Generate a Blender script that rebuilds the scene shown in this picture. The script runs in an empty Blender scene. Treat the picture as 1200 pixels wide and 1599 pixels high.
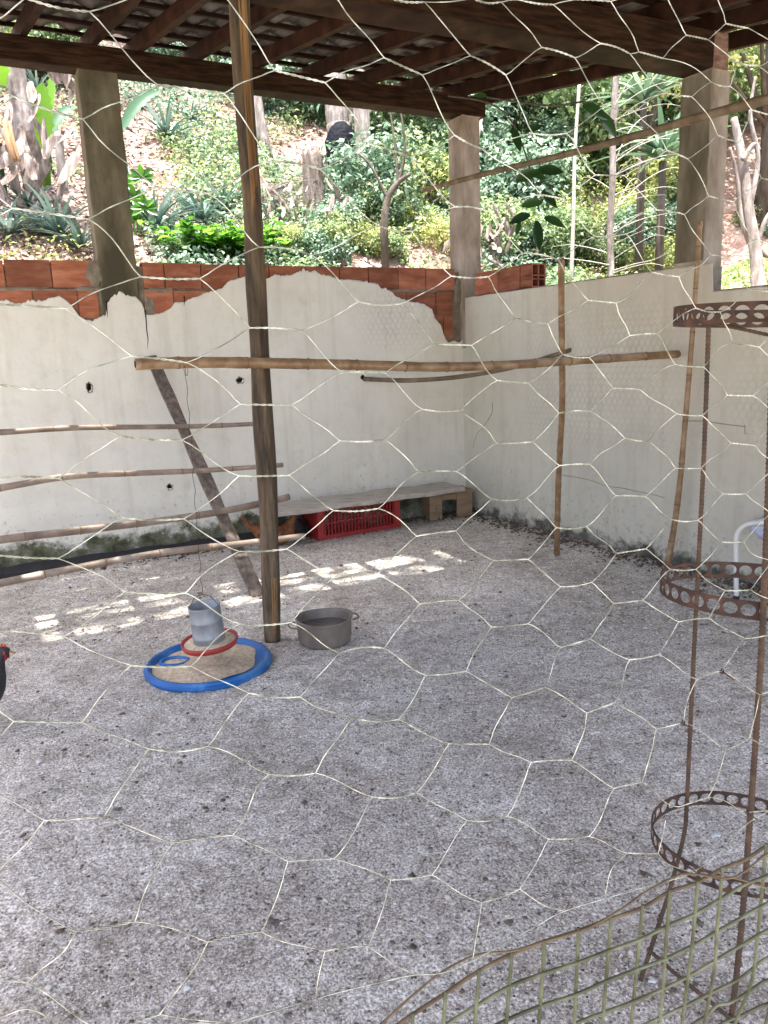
import bpy, math, random
import numpy as np
from mathutils import Vector, Matrix, noise as mnoise

random.seed(7)
rng = np.random.default_rng(7)
SC = bpy.context.scene
COL = SC.collection
PI = math.pi

# ------------------------------------------------------------------ camera
F_PX, CX, CY, EYE = 1180.0, 600.0, 799.5, 1.4
ROLL = math.radians(-2.127)
PITCH = math.radians(11.605)
cam_d = bpy.data.cameras.new('camera')
cam = bpy.data.objects.new('camera', cam_d)
COL.objects.link(cam)
cam_d.sensor_fit = 'VERTICAL'
cam_d.sensor_height = 36.0
cam_d.lens = F_PX / 1599.0 * 36.0
cam_d.clip_start = 0.05
cam_d.clip_end = 400
cam.matrix_world = (Matrix.Translation((0, 0, EYE)) @ Matrix.Rotation(math.radians(90) - PITCH, 4, 'X')
                    @ Matrix.Rotation(ROLL, 4, 'Z'))
SC.camera = cam

# ------------------------------------------------------------------ frame of the coop
CN = np.array([.748, 6.752])                 # foot of the far inner corner
LD = np.array([-.898, -.440])                # along the left wall, away from the corner
ND = np.array([.440, -.898])                 # from the left wall into the room
RD = np.array([.500, -.866])                 # along the right wall, away from the corner
OD = np.array([.866, .500])                  # from the right wall outwards


def W(u, w, z=0.0):
    p = CN + LD * u + ND * w
    return Vector((p[0], p[1], z))


def V(v, o, z=0.0):
    p = CN + RD * v + OD * o
    return Vector((p[0], p[1], z))


def ray(px, py):
    x, y = px - CX, py - CY
    cr, sr = math.cos(ROLL), math.sin(ROLL)
    a = x * cr + y * sr
    b = -x * sr + y * cr
    c, s = math.cos(PITCH), math.sin(PITCH)
    return np.array([a, F_PX * c - b * s, -F_PX * s - b * c]) / F_PX


def at(px, py, d):
    """the point seen at that place of the photograph, d metres ahead"""
    r = ray(px, py)
    r = r * (d / r[1])
    return Vector((r[0], r[1], EYE + r[2]))


def gr(px, py, z=0.0):
    r = ray(px, py)
    t = (z - EYE) / r[2]
    return Vector((r[0] * t, r[1] * t, z))


# ------------------------------------------------------------------ light
world = bpy.data.worlds.new('World')
SC.world = world
world.use_nodes = True
wn = world.node_tree
bg = wn.nodes['Background']
sky = wn.nodes.new('ShaderNodeTexSky')
sky.sky_type = 'NISHITA'
sky.sun_disc = False
SUN = Vector((ND[0] * .19 + LD[0] * .14, ND[1] * .19 + LD[1] * .14, 1.0)).normalized()
sky.sun_elevation = math.asin(SUN.z)
sky.sun_rotation = math.atan2(SUN.x, SUN.y)
sky.air_density = .75
sky.dust_density = 5.0
sky.ozone_density = .4
wn.links.new(sky.outputs[0], bg.inputs[0])
bg.inputs[1].default_value = 0.15
sun_d = bpy.data.lights.new('sun', 'SUN')
sun_d.energy = 3.6
sun_d.angle = math.radians(.5)
sun_d.color = (1, .95, .87)
sun = bpy.data.objects.new('sun', sun_d)
COL.objects.link(sun)
sun.rotation_euler = SUN.to_track_quat('Z', 'Y').to_euler()
SC.view_settings.view_transform = 'Standard'
SC.view_settings.look = 'None'
SC.view_settings.gamma = 1
SC.view_settings.use_curve_mapping = False
SC.view_settings.exposure = 2.3


# ------------------------------------------------------------------ object helpers
def props(o, label=None, cat=None, group=None, kind=None):
    for k, v in (('label', label), ('category', cat), ('group', group), ('kind', kind)):
        if v:
            o[k] = v
    return o


def thing(name, label, cat, loc=(0, 0, 0), group=None, rz=0.0):
    o = bpy.data.objects.new(name, None)
    o.empty_display_size = .1
    COL.objects.link(o)
    o.location = loc
    o.rotation_euler = (0, 0, rz)
    o.matrix_basis = Matrix.Translation(Vector(loc)) @ Matrix.Rotation(rz, 4, 'Z')
    return props(o, label, cat, group)


class MB:
    """collects vertices and faces for one mesh (world or local coordinates)"""
    def __init__(s):
        s.v, s.f, s.n = [], [], 0

    def add(s, vs, fs):
        s.v.append(np.asarray(vs, float).reshape(-1, 3))
        s.f.extend([tuple(i + s.n for i in f) for f in fs])
        s.n += len(s.v[-1])
        return s

    def hexa(s, c):                                   # eight corners: bottom ring, top ring
        return s.add(c, [(3, 2, 1, 0), (4, 5, 6, 7), (0, 1, 5, 4), (1, 2, 6, 5), (2, 3, 7, 6), (3, 0, 4, 7)])

    def box(s, lo, hi, fn=None):
        (x0, y0, z0), (x1, y1, z1) = lo, hi
        c = [(x0, y0, z0), (x1, y0, z0), (x1, y1, z0), (x0, y1, z0), (x0, y0, z1), (x1, y0, z1), (x1, y1, z1), (x0, y1, z1)]
        if fn:
            c = [tuple(fn(*p)) for p in c]
        return s.hexa(c)

    def tube(s, pts, rad, seg=8, cap=True):
        pts = [Vector(p) for p in pts]
        n = len(pts)
        rads = rad if hasattr(rad, '__len__') else [rad] * n
        vs = []
        up = None
        for i, p in enumerate(pts):
            t = (pts[min(i + 1, n - 1)] - pts[max(i - 1, 0)])
            if t.length < 1e-9:
                t = Vector((0, 0, 1))
            t.normalize()
            if up is None:
                up = t.orthogonal().normalized()
            up = (up - t * up.dot(t))
            if up.length < 1e-6:
                up = t.orthogonal()
            up.normalize()
            b = t.cross(up)
            for k in range(seg):
                a = 2 * PI * k / seg
                vs.append(p + (up * math.cos(a) + b * math.sin(a)) * rads[i])
        fs = []
        for i in range(n - 1):
            for k in range(seg):
                a, b2 = i * seg + k, i * seg + (k + 1) % seg
                fs.append((a, b2, b2 + seg, a + seg))
        if cap:
            fs.append(tuple(range(seg))[::-1])
            fs.append(tuple(range((n - 1) * seg, n * seg)))
        return s.add([tuple(v) for v in vs], fs)

    def lathe(s, prof, seg=40, fn=None):              # profile (r, z)
        vs, fs = [], []
        for r, z in prof:
            for k in range(seg):
                a = 2 * PI * k / seg
                p = (r * math.cos(a), r * math.sin(a), z)
                vs.append(fn(*p) if fn else p)
        for i in range(len(prof) - 1):
            for k in range(seg):
                a, b = i * seg + k, i * seg + (k + 1) % seg
                fs.append((a, b, b + seg, a + seg))
        return s.add([tuple(v) for v in vs], fs)

    def mesh(s, name, smooth=False):
        me = bpy.data.meshes.new(name)
        v = np.concatenate(s.v) if s.v else np.zeros((0, 3))
        me.from_pydata(v.tolist(), [], s.f)
        if smooth:
            me.polygons.foreach_set('use_smooth', [True] * len(me.polygons))
        me.update()
        return me

    def build(s, name, mat, parent=None, smooth=False, bevel=0):
        me = s.mesh(name, smooth)
        return link(name, me, mat, parent, bevel)


def link(name, me, mat, parent=None, bevel=0, world_coords=True):
    if mat is not None and not me.materials:
        me.materials.append(mat)
    o = bpy.data.objects.new(name, me)
    COL.objects.link(o)
    if parent:
        o.parent = parent
        if world_coords:
            root = parent
            m = root.matrix_basis.copy()
            while root.parent:
                root = root.parent
                m = root.matrix_basis @ m if False else m
            o.matrix_parent_inverse = Matrix.Identity(4)
    if bevel:
        b = o.modifiers.new('bevel', 'BEVEL')
        b.width = bevel
        b.segments = 2
        b.limit_method = 'ANGLE'
    return o


def quick_mesh(name, verts, quads, smooth=False):
    """fast mesh from numpy arrays of verts and equally sized faces"""
    me = bpy.data.meshes.new(name)
    nv, nf, k = len(verts), len(quads), quads.shape[1]
    me.vertices.add(nv)
    me.vertices.foreach_set('co', verts.astype(np.float32).ravel())
    me.loops.add(nf * k)
    me.loops.foreach_set('vertex_index', quads.astype(np.int32).ravel())
    me.polygons.add(nf)
    me.polygons.foreach_set('loop_start', np.arange(0, nf * k, k, dtype=np.int32))
    me.polygons.foreach_set('loop_total', np.full(nf, k, dtype=np.int32))
    if smooth:
        me.polygons.foreach_set('use_smooth', np.ones(nf, dtype=bool))
    me.update(calc_edges=True)
    me.validate()
    return me


def spline(pts, n):
    P = [Vector(p) for p in pts]
    out = []
    for i in range(len(P) - 1):
        p0, p1, p2, p3 = P[max(i - 1, 0)], P[i], P[i + 1], P[min(i + 2, len(P) - 1)]
        for k in range(n):
            t = k / n
            out.append(.5 * ((2 * p1) + (p2 - p0) * t + (2 * p0 - 5 * p1 + 4 * p2 - p3) * t * t + (3 * p1 - p0 - 3 * p2 + p3) * t ** 3))
    out.append(P[-1])
    return out


# ------------------------------------------------------------------ materials
def new_mat(name):
    m = bpy.data.materials.new(name)
    m.use_nodes = True
    nt = m.node_tree
    return m, nt, nt.nodes['Principled BSDF']


def N(nt, t, **kw):
    n = nt.nodes.new(t)
    for k, v in kw.items():
        if hasattr(n, k):
            setattr(n, k, v)
        else:
            n.inputs[k].default_value = v
    return n


def ramp(nt, fac, stops, interp='LINEAR'):
    r = nt.nodes.new('ShaderNodeValToRGB')
    r.color_ramp.interpolation = interp
    el = r.color_ramp.elements
    while len(el) < len(stops):
        el.new(.5)
    for e, (p, c) in zip(el, stops):
        e.position = p
        e.color = (*c, 1)
    nt.links.new(fac, r.inputs[0])
    return r.outputs[0]


def coords(nt, scale=(1, 1, 1), rot=(0, 0, 0), kind='Object'):
    tc = N(nt, 'ShaderNodeTexCoord')
    mp = N(nt, 'ShaderNodeMapping')
    mp.inputs['Scale'].default_value = scale
    mp.inputs['Rotation'].default_value = rot
    nt.links.new(tc.outputs[kind], mp.inputs[0])
    return mp.outputs[0]


def noise(nt, vec, scale, detail=4, rough=.55, out='Fac'):
    n = N(nt, 'ShaderNodeTexNoise')
    n.inputs['Scale'].default_value = scale
    n.inputs['Detail'].default_value = detail
    n.inputs['Roughness'].default_value = rough
    nt.links.new(vec, n.inputs['Vector'])
    return n.outputs[out]


def mixc(nt, fac, a, b, mode='MIX'):
    m = N(nt, 'ShaderNodeMix', data_type='RGBA', blend_type=mode)
    for s, v in ((0, fac), (6, a), (7, b)):
        if hasattr(v, 'links'):
            nt.links.new(v, m.inputs[s])
        elif s == 0:
            m.inputs[s].default_value = v
        else:
            m.inputs[s].default_value = (*v, 1)
    return m.outputs[2]


def math_n(nt, op, a, b=None, clamp=False):
    m = N(nt, 'ShaderNodeMath', operation=op)
    m.use_clamp = clamp
    for i, v in enumerate((a, b)):
        if v is None:
            continue
        if hasattr(v, 'links'):
            nt.links.new(v, m.inputs[i])
        else:
            m.inputs[i].default_value = v
    return m.outputs[0]


def bump(nt, bsdf, h, strength=.4, dist=.01):
    b = N(nt, 'ShaderNodeBump')
    b.inputs['Strength'].default_value = strength
    b.inputs['Distance'].default_value = dist
    nt.links.new(h, b.inputs['Height'])
    nt.links.new(b.outputs[0], bsdf.inputs['Normal'])


def simple(name, stops, scale=8, stretch=(1, 1, 1), rough=.7, bump_s=.3, bump_d=.005, metal=0, detail=6, island=0, rot=(0, 0, 0)):
    m, nt, b = new_mat(name)
    vec = coords(nt, stretch, rot)
    f = noise(nt, vec, scale, detail, .6)
    col = ramp(nt, f, stops)
    if island:
        g = N(nt, 'ShaderNodeObjectInfo')
        k = math_n(nt, 'MULTIPLY_ADD', g.outputs['Random'], island)
        k.node.inputs[2].default_value = 1 - island / 2
        hs = N(nt, 'ShaderNodeHueSaturation')
        nt.links.new(col, hs.inputs['Color'])
        nt.links.new(k, hs.inputs['Value'])
        col = hs.outputs[0]
    nt.links.new(col, b.inputs['Base Color'])
    b.inputs['Roughness'].default_value = rough
    b.inputs['Metallic'].default_value = metal
    if bump_s:
        f2 = noise(nt, vec, scale * 3, 5, .65)
        bump(nt, b, f2, bump_s, bump_d)
    return m


def leaf_mat(name, stops, trans=.35, rough=.45, var=.25):
    m, nt, b = new_mat(name)
    g = N(nt, 'ShaderNodeNewGeometry')
    oi = N(nt, 'ShaderNodeObjectInfo')
    s = math_n(nt, 'ADD', g.outputs['Random Per Island'], math_n(nt, 'MULTIPLY', math_n(nt, 'SUBTRACT', oi.outputs['Random'], .5), var))
    col = ramp(nt, s, stops)
    nt.links.new(col, b.inputs['Base Color'])
    b.inputs['Roughness'].default_value = rough
    tr = N(nt, 'ShaderNodeBsdfTranslucent')
    hs = N(nt, 'ShaderNodeHueSaturation')
    hs.inputs['Value'].default_value = 1.5
    hs.inputs['Hue'].default_value = .485
    nt.links.new(col, hs.inputs['Color'])
    nt.links.new(hs.outputs[0], tr.inputs[0])
    mx = N(nt, 'ShaderNodeMixShader')
    mx.inputs[0].default_value = trans
    nt.links.new(b.outputs[0], mx.inputs[1])
    nt.links.new(tr.outputs[0], mx.inputs[2])
    nt.links.new(mx.outputs[0], nt.nodes['Material Output'].inputs[0])
    return m


M = {}
M['brick'] = simple('hollow_brick_clay', [(.3, (.19, .062, .030)), (.5, (.31, .105, .052)), (.7, (.42, .18, .10))], 5, (1, 1, 3), .85, .35, .004, island=.55)
M['mortar'] = simple('mortar', [(.3, (.16, .13, .09)), (.7, (.30, .26, .2))], 14, rough=.95, bump_s=.7, bump_d=.01)
M['concrete'] = simple('raw_concrete', [(.36, (.062, .054, .030)), (.5, (.125, .11, .066)), (.64, (.20, .18, .12))], 5, (1, 1, .35), .9, .35, .006)
M['concrete_light'] = simple('pale_concrete', [(.36, (.20, .16, .12)), (.5, (.31, .26, .205)), (.64, (.43, .37, .305))], 6, (1, 1, .4), .9, .35, .006)
M['beam'] = simple('dark_stained_beam', [(.35, (.011, .0055, .0025)), (.5, (.028, .0135, .0065)), (.68, (.062, .031, .016))], 6, (1, 1, 8), .65, .3, .003)
M['beam_end'] = simple('weathered_beam_end', [(.3, (.13, .065, .045)), (.5, (.24, .14, .105)), (.7, (.36, .26, .21))], 14, (1, 1, 3), .8, .6, .006)
M['rafter'] = simple('reddish_rafter', [(.3, (.012, .006, .0035)), (.5, (.032, .014, .008)), (.75, (.062, .028, .017))], 8, rough=.75, bump_s=.3, bump_d=.003, island=.5)
M['batten'] = simple('dark_batten', [(.2, (.012, .006, .004)), (.5, (.028, .013, .008)), (.8, (.05, .023, .015))], 8, rough=.8, bump_s=.3, bump_d=.003, island=.4)
M['tile'] = simple('old_clay_tile', [(.3, (.07, .062, .056)), (.5, (.14, .125, .115)), (.75, (.23, .21, .195))], 7, rough=.9, bump_s=.4, bump_d=.004, island=.5)
M['post'] = simple('rough_wood_post', [(.35, (.030, .021, .012)), (.5, (.095, .065, .036)), (.66, (.20, .145, .085))], 6, (4, 4, .5), .8, .9, .012)
M['post_raw'] = simple('split_orange_wood', [(.35, (.12, .06, .02)), (.5, (.24, .13, .045)), (.68, (.36, .22, .09))], 5, (8, 8, .4), .75, .7, .008)
M['board'] = simple('weathered_board', [(.3, (.06, .045, .035)), (.5, (.14, .108, .085)), (.7, (.25, .20, .165))], 5, (6, 6, 1), .85, .6, .006)
M['board_pale'] = simple('dusty_pale_plank', [(.25, (.28, .24, .20)), (.5, (.44, .40, .35)), (.8, (.56, .52, .47))], 4, (1.5, 5, 5), .85, .4, .005)
M['box_wood'] = simple('tan_plywood', [(.25, (.20, .12, .065)), (.5, (.30, .20, .12)), (.8, (.39, .28, .18))], 6, (1, 1, 4), .8, .3, .003)
M['bamboo'] = simple('dry_bamboo', [(.3, (.13, .072, .032)), (.5, (.26, .16, .08)), (.72, (.40, .28, .165))], 7, (2, 2, 2), .4, .15, .002, island=.25)
M['bamboo_node'] = simple('bamboo_node', [(.2, (.12, .06, .025)), (.8, (.28, .16, .07))], 12, rough=.6, bump_s=.3, bump_d=.002)
M['rust'] = simple('rusty_steel', [(.25, (.022, .013, .010)), (.5, (.052, .027, .018)), (.75, (.115, .055, .032))], 30, rough=.85, bump_s=.6, bump_d=.001)
M['rod'] = simple('rusty_rebar', [(.25, (.030, .021, .014)), (.5, (.07, .042, .025)), (.75, (.14, .078, .042))], 24, rough=.8, bump_s=.5, bump_d=.001)
M['wire'] = simple('galvanised_wire', [(.36, (.20, .21, .15)), (.5, (.46, .475, .38)), (.62, (.76, .78, .68))], 60, rough=.38, bump_s=0, metal=.5)
M['weld'] = simple('green_coated_wire', [(.35, (.05, .055, .025)), (.5, (.105, .11, .055)), (.65, (.18, .19, .115))], 22, rough=.6, bump_s=.3, bump_d=.001)
M['weld_rust'] = simple('rusted_edge_wire', [(.3, (.07, .042, .022)), (.5, (.13, .09, .048)), (.75, (.20, .17, .10))], 30, rough=.8, bump_s=.4, bump_d=.001)
M['blue'] = simple('blue_plastic', [(.3, (.005, .085, .28)), (.55, (.008, .13, .42)), (.72, (.10, .25, .48))], 6, rough=.42, bump_s=.1, bump_d=.001)
M['red'] = simple('red_plastic', [(.2, (.26, .018, .02)), (.6, (.42, .035, .035)), (.9, (.48, .09, .08))], 6, rough=.5, bump_s=.1, bump_d=.001)
M['tray_red'] = simple('dark_red_plastic', [(.2, (.30, .025, .018)), (.8, (.46, .06, .045))], 9, rough=.5, bump_s=.1, bump_d=.001)
M['zinc'] = simple('dull_zinc', [(.2, (.20, .22, .235)), (.5, (.30, .32, .335)), (.8, (.42, .435, .45))], 9, (2, 2, 1), .5, .25, .001, metal=.35)
M['pot'] = simple('stained_aluminium', [(.2, (.12, .10, .08)), (.5, (.21, .18, .15)), (.8, (.33, .29, .25))], 8, rough=.55, bump_s=.25, bump_d=.002, metal=.3)
M['feed'] = simple('ground_feed', [(.3, (.42, .33, .215)), (.5, (.64, .52, .36)), (.7, (.80, .70, .53))], 55, rough=.95, bump_s=.5, bump_d=.01)
M['white_paint'] = simple('white_enamel', [(.2, (.62, .63, .58)), (.8, (.78, .79, .75))], 9, rough=.35, bump_s=.1, bump_d=.001)
M['seat'] = simple('bluish_vinyl', [(.2, (.36, .39, .50)), (.8, (.48, .51, .62))], 6, rough=.5, bump_s=.1, bump_d=.001)
M['dark'] = simple('black_rubber', [(.2, (.010, .010, .011)), (.8, (.035, .035, .038))], 10, rough=.8, bump_s=.2, bump_d=.002)
M['hole'] = simple('hole_shade', [(.2, (.008, .007, .006)), (.8, (.02, .017, .014))], 20, rough=1, bump_s=.3)  # near-black colour stands in for shade inside holes, cane ends and cracks
M['hen_black'] = simple('black_feathers', [(.3, (.008, .009, .012)), (.55, (.022, .022, .028)), (.8, (.06, .055, .055))], 40, rough=.55, bump_s=.8, bump_d=.004)
M['hen_brown'] = simple('brown_feathers', [(.3, (.07, .022, .008)), (.55, (.22, .08, .025)), (.8, (.36, .16, .06))], 30, rough=.6, bump_s=.8, bump_d=.004)
M['hen_red'] = simple('comb_red', [(.3, (.30, .02, .02)), (.8, (.48, .07, .05))], 40, rough=.55, bump_s=.5, bump_d=.002)
M['beak'] = simple('horn_beak', [(.3, (.30, .14, .04)), (.8, (.45, .26, .1))], 20, rough=.5, bump_s=0)
M['bark'] = simple('pale_bark', [(.3, (.10, .08, .07)), (.5, (.23, .20, .185)), (.7, (.42, .385, .37))], 7, (2, 2, .6), .9, .8, .015)
M['bark_dark'] = simple('dark_bark', [(.25, (.035, .028, .022)), (.5, (.09, .072, .055)), (.8, (.17, .145, .12))], 8, (2, 2, .6), .9, .8, .015)
M['twig'] = simple('pale_twig', [(.25, (.30, .29, .24)), (.8, (.55, .54, .48))], 9, rough=.8, bump_s=.2)
M['straw'] = simple('dead_banana_leaf', [(.3, (.10, .072, .058)), (.5, (.23, .18, .16)), (.7, (.44, .38, .355))], 9, (3, 3, .6), .9, .7, .01, island=.3)
M['straw_tan'] = simple('dry_sheath', [(.3, (.16, .085, .035)), (.65, (.36, .23, .12))], 8, (3, 3, .5), .8, .6, .008)
M['black_bag'] = simple('black_plastic_sheet', [(.3, (.003, .004, .007)), (.8, (.010, .012, .022))], 6, rough=.55, bump_s=1, bump_d=.03)
M['leaf'] = leaf_mat('shrub_leaves', [(.05, (.045, .085, .035)), (.3, (.09, .16, .065)), (.55, (.15, .24, .10)), (.8, (.26, .35, .15)), (.97, (.48, .52, .28))])
M['leaf_cool'] = leaf_mat('cool_leaves', [(.05, (.045, .09, .055)), (.35, (.10, .18, .115)), (.65, (.17, .28, .19)), (.95, (.40, .50, .39))], .25, .35)
M['leaf_yellow'] = leaf_mat('sunny_leaves', [(.05, (.10, .15, .04)), (.4, (.20, .27, .07)), (.7, (.34, .38, .12)), (.97, (.55, .53, .25))], .45)
M['leaf_bright'] = leaf_mat('bright_broad_leaves', [(.05, (.03, .11, .012)), (.5, (.075, .24, .022)), (.95, (.17, .38, .05))], .4, .35)
M['leaf_banana'] = leaf_mat('banana_leaf', [(.1, (.07, .20, .015)), (.9, (.14, .32, .035))], .5, .4)
M['leaf_teal'] = leaf_mat('teal_leaf', [(.1, (.035, .095, .055)), (.9, (.08, .16, .10))], .3, .4)
M['leaf_blade'] = leaf_mat('grey_green_blades', [(.05, (.04, .09, .075)), (.5, (.11, .19, .17)), (.95, (.27, .36, .34))], .12, .4)
M['leaf_dark'] = leaf_mat('dark_glossy_leaves', [(.1, (.008, .03, .010)), (.9, (.03, .09, .02))], .2, .3)
M['litter'] = leaf_mat('dry_leaf_litter', [(.05, (.08, .05, .038)), (.3, (.18, .125, .10)), (.6, (.32, .25, .215)), (.85, (.46, .40, .365)), (.98, (.62, .58, .56))], .15, .8)
M['grass'] = leaf_mat('grass_blades', [(.05, (.05, .13, .015)), (.5, (.10, .24, .03)), (.95, (.22, .38, .07))], .35, .5)


def floor_material():
    m, nt, b = new_mat('dusty_sand')
    vec = coords(nt)
    big = noise(nt, vec, 1.3, 5, .6)
    med = noise(nt, vec, 13, 6, .65)
    fine = noise(nt, vec, 130, 5, .75)
    grit = noise(nt, vec, 420, 3, .8)
    mid2 = noise(nt, vec, 46, 6, .7)
    c = ramp(nt, big, [(.36, (.56, .515, .45)), (.5, (.70, .66, .59)), (.64, (.79, .755, .695))])
    c = mixc(nt, .75, c, ramp(nt, med, [(.36, (.62, .58, .54)), (.5, (.97, .97, .97)), (.64, (1.15, 1.15, 1.17))]), 'MULTIPLY')
    c = mixc(nt, .85, c, ramp(nt, fine, [(.40, (.24, .22, .20)), (.48, (.86, .85, .84)), (.54, (1.12, 1.12, 1.12)), (.60, (1.7, 1.7, 1.7))]), 'MULTIPLY')
    c = mixc(nt, .8, c, ramp(nt, mid2, [(.36, (.5, .47, .45)), (.48, (.93, .92, .92)), (.62, (1.2, 1.2, 1.22))]), 'MULTIPLY')
    c = mixc(nt, ramp(nt, grit, [(.61, (0, 0, 0)), (.66, (1, 1, 1))]), c, (.78, .78, .78))
    vor = N(nt, 'ShaderNodeTexVoronoi')
    vor.inputs['Scale'].default_value = 34
    nt.links.new(vec, vor.inputs['Vector'])
    dk = math_n(nt, 'LESS_THAN', vor.outputs['Distance'], .13)
    dk = math_n(nt, 'MULTIPLY', dk, math_n(nt, 'GREATER_THAN', noise(nt, vec, 3.1, 2), .5))
    c = mixc(nt, dk, c, (.085, .06, .045))
    # brownish droppings and damp soil towards the walls
    br = ramp(nt, noise(nt, vec, 2.2, 6, .7), [(.52, (0, 0, 0)), (.70, (1, 1, 1))])
    c = mixc(nt, math_n(nt, 'MULTIPLY', br, .45), c, (.17, .125, .09))
    nt.links.new(c, b.inputs['Base Color'])
    b.inputs['Roughness'].default_value = .95
    h = math_n(nt, 'ADD', math_n(nt, 'MULTIPLY', med, .5), math_n(nt, 'MULTIPLY', fine, .35))
    h = math_n(nt, 'ADD', h, math_n(nt, 'MULTIPLY', grit, .12))
    h = math_n(nt, 'ADD', h, math_n(nt, 'MULTIPLY', mid2, .5))
    bump(nt, b, h, 1.0, .016)
    return m


def plaster_material(name, base, stain, moss_top, olive, mosscol):
    """whitewashed render; dirt and moss with a shape of their own near the floor"""
    m, nt, b = new_mat(name)
    vec = coords(nt)
    sep = N(nt, 'ShaderNodeSeparateXYZ')
    nt.links.new(vec, sep.inputs[0])
    x, z = sep.outputs[0], sep.outputs[2]
    n1 = noise(nt, vec, 1.5, 6, .6)
    n2 = noise(nt, vec, 9, 6, .65)
    c = ramp(nt, n1, [(.3, tuple(v * .90 for v in base)), (.6, base), (.8, tuple(min(v * 1.06, .9) for v in base))])
    c = mixc(nt, .35, c, ramp(nt, n2, [(.25, (.72, .70, .64)), (.5, (1, 1, 1))]), 'MULTIPLY')
    # vertical run marks
    v2 = coords(nt, (6, 6, .5))
    runs = ramp(nt, noise(nt, v2, 1.6, 4, .6), [(.52, (0, 0, 0)), (.75, (1, 1, 1))])
    c = mixc(nt, math_n(nt, 'MULTIPLY', runs, .42), c, stain)
    sp = ramp(nt, math_n(nt, 'SUBTRACT', noise(nt, vec, 26, 6, .7), math_n(nt, 'MULTIPLY', z, .22)), [(.50, (0, 0, 0)), (.58, (1, 1, 1))])
    c = mixc(nt, math_n(nt, 'MULTIPLY', sp, .5), c, (.30, .26, .20))
    # patches of dirt
    pt = ramp(nt, noise(nt, vec, 3.2, 7, .7), [(.60, (0, 0, 0)), (.72, (1, 1, 1))])
    c = mixc(nt, math_n(nt, 'MULTIPLY', pt, .35), c, olive)
    ga = N(nt, 'ShaderNodeAttribute', attribute_name='groove')
    c = mixc(nt, math_n(nt, 'MULTIPLY', ga.outputs['Fac'], .30), c, (.22, .20, .16))
    # moss and bare mortar at the foot
    zz = math_n(nt, 'ADD', z, math_n(nt, 'MULTIPLY', math_n(nt, 'SUBTRACT', noise(nt, vec, 4.5, 7, .7), .5), .42))
    mask = ramp(nt, math_n(nt, 'DIVIDE', zz, 1.0), [(moss_top - .03, (1, 1, 1)), (moss_top + .03, (0, 0, 0))])
    moss = ramp(nt, n2, mosscol)
    # the foot of the wall is mossy only in places along its length
    c = mixc(nt, mask, c, moss)
    nt.links.new(c, b.inputs['Base Color'])
    b.inputs['Roughness'].default_value = .85
    h = math_n(nt, 'ADD', math_n(nt, 'MULTIPLY', n1, .6), math_n(nt, 'MULTIPLY', n2, .5))
    h = math_n(nt, 'ADD', h, math_n(nt, 'MULTIPLY', noise(nt, vec, 60, 4, .7), .08))
    bump(nt, b, h, .55, .02)
    return m


M['floor'] = floor_material()
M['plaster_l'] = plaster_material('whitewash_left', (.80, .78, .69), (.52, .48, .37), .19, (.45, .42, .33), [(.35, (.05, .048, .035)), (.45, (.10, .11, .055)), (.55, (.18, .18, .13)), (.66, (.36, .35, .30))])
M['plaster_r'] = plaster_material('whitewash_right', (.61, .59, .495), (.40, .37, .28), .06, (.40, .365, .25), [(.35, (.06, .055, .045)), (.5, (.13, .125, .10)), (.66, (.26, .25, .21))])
M['crack'] = simple('dirty_crack', [(.3, (.06, .045, .03)), (.7, (.26, .22, .17))], 30, rough=1, bump_s=.3)
M['soil'] = simple('red_soil', [(.3, (.16, .10, .08)), (.45, (.28, .18, .145)), (.58, (.39, .265, .22)), (.75, (.50, .41, .36))], 2.4, rough=.95, bump_s=1, bump_d=.06)

for k_ in ('beam', 'rafter', 'batten', 'leaf_teal'):
    M[k_].node_tree.nodes['Principled BSDF'].inputs['Specular IOR Level'].default_value = .12
M['cane_grey'] = simple('weathered_cane', [(.3, (.13, .095, .068)), (.5, (.245, .185, .14)), (.7, (.39, .32, .26))], 7, rough=.5, bump_s=.2, bump_d=.002, island=.25)
M['cane_old'] = simple('old_dark_cane', [(.3, (.07, .05, .027)), (.5, (.14, .105, .06)), (.7, (.23, .18, .11))], 9, rough=.7, bump_s=.3, bump_d=.002)

# ================================================================== SETTING
# ---- floor of the run: a lumpy sand sheet, finer near the fence
def fbm(x, y, octs, seed=0):
    out = np.zeros_like(x)
    r = np.random.default_rng(seed)
    for f, a in octs:
        for _ in range(5):
            th, ph = r.uniform(0, 2 * PI, 2)
            k = f * r.uniform(.7, 1.35)
            out += a * np.sin(k * (x * math.cos(th) + y * math.sin(th)) + ph + 1.7 * np.sin(k * .43 * (y * math.cos(th) - x * math.sin(th)) + ph * 2))
    return out / 5


xs = np.concatenate([np.linspace(-4.8, -1.1, 90), np.linspace(-1.09, 1.4, 260), np.linspace(1.42, 4.2, 60)])
ys = np.concatenate([np.linspace(.2, 1.0, 20), 1.0 + np.linspace(.0, 1, 340) ** 1.5 * 6.6])
gx, gy = np.meshgrid(xs, ys)
gz = fbm(gx, gy, [(2.2, .010), (7, .006), (19, .005), (47, .0045), (95, .0034), (190, .0022)], 3)
gv = np.stack([gx, gy, gz], -1).reshape(-1, 3)
ny, nx = gx.shape
ii = (np.arange(ny - 1)[:, None] * nx + np.arange(nx - 1)[None]).reshape(-1)
fq = np.stack([ii, ii + 1, ii + 1 + nx, ii + nx], 1)
fx, fy = gx[:-1, :-1].reshape(-1), gy[:-1, :-1].reshape(-1)
# keep the sheet inside the walls
ww = (fx - CN[0]) * ND[0] + (fy - CN[1]) * ND[1]
oo = (fx - CN[0]) * OD[0] + (fy - CN[1]) * OD[1]
fq = fq[(ww > -.06) & (oo < .06)]
floor = link('dirt_floor', quick_mesh('dirt_floor', gv, fq, True), M['floor'])
props(floor, kind='structure')


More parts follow.
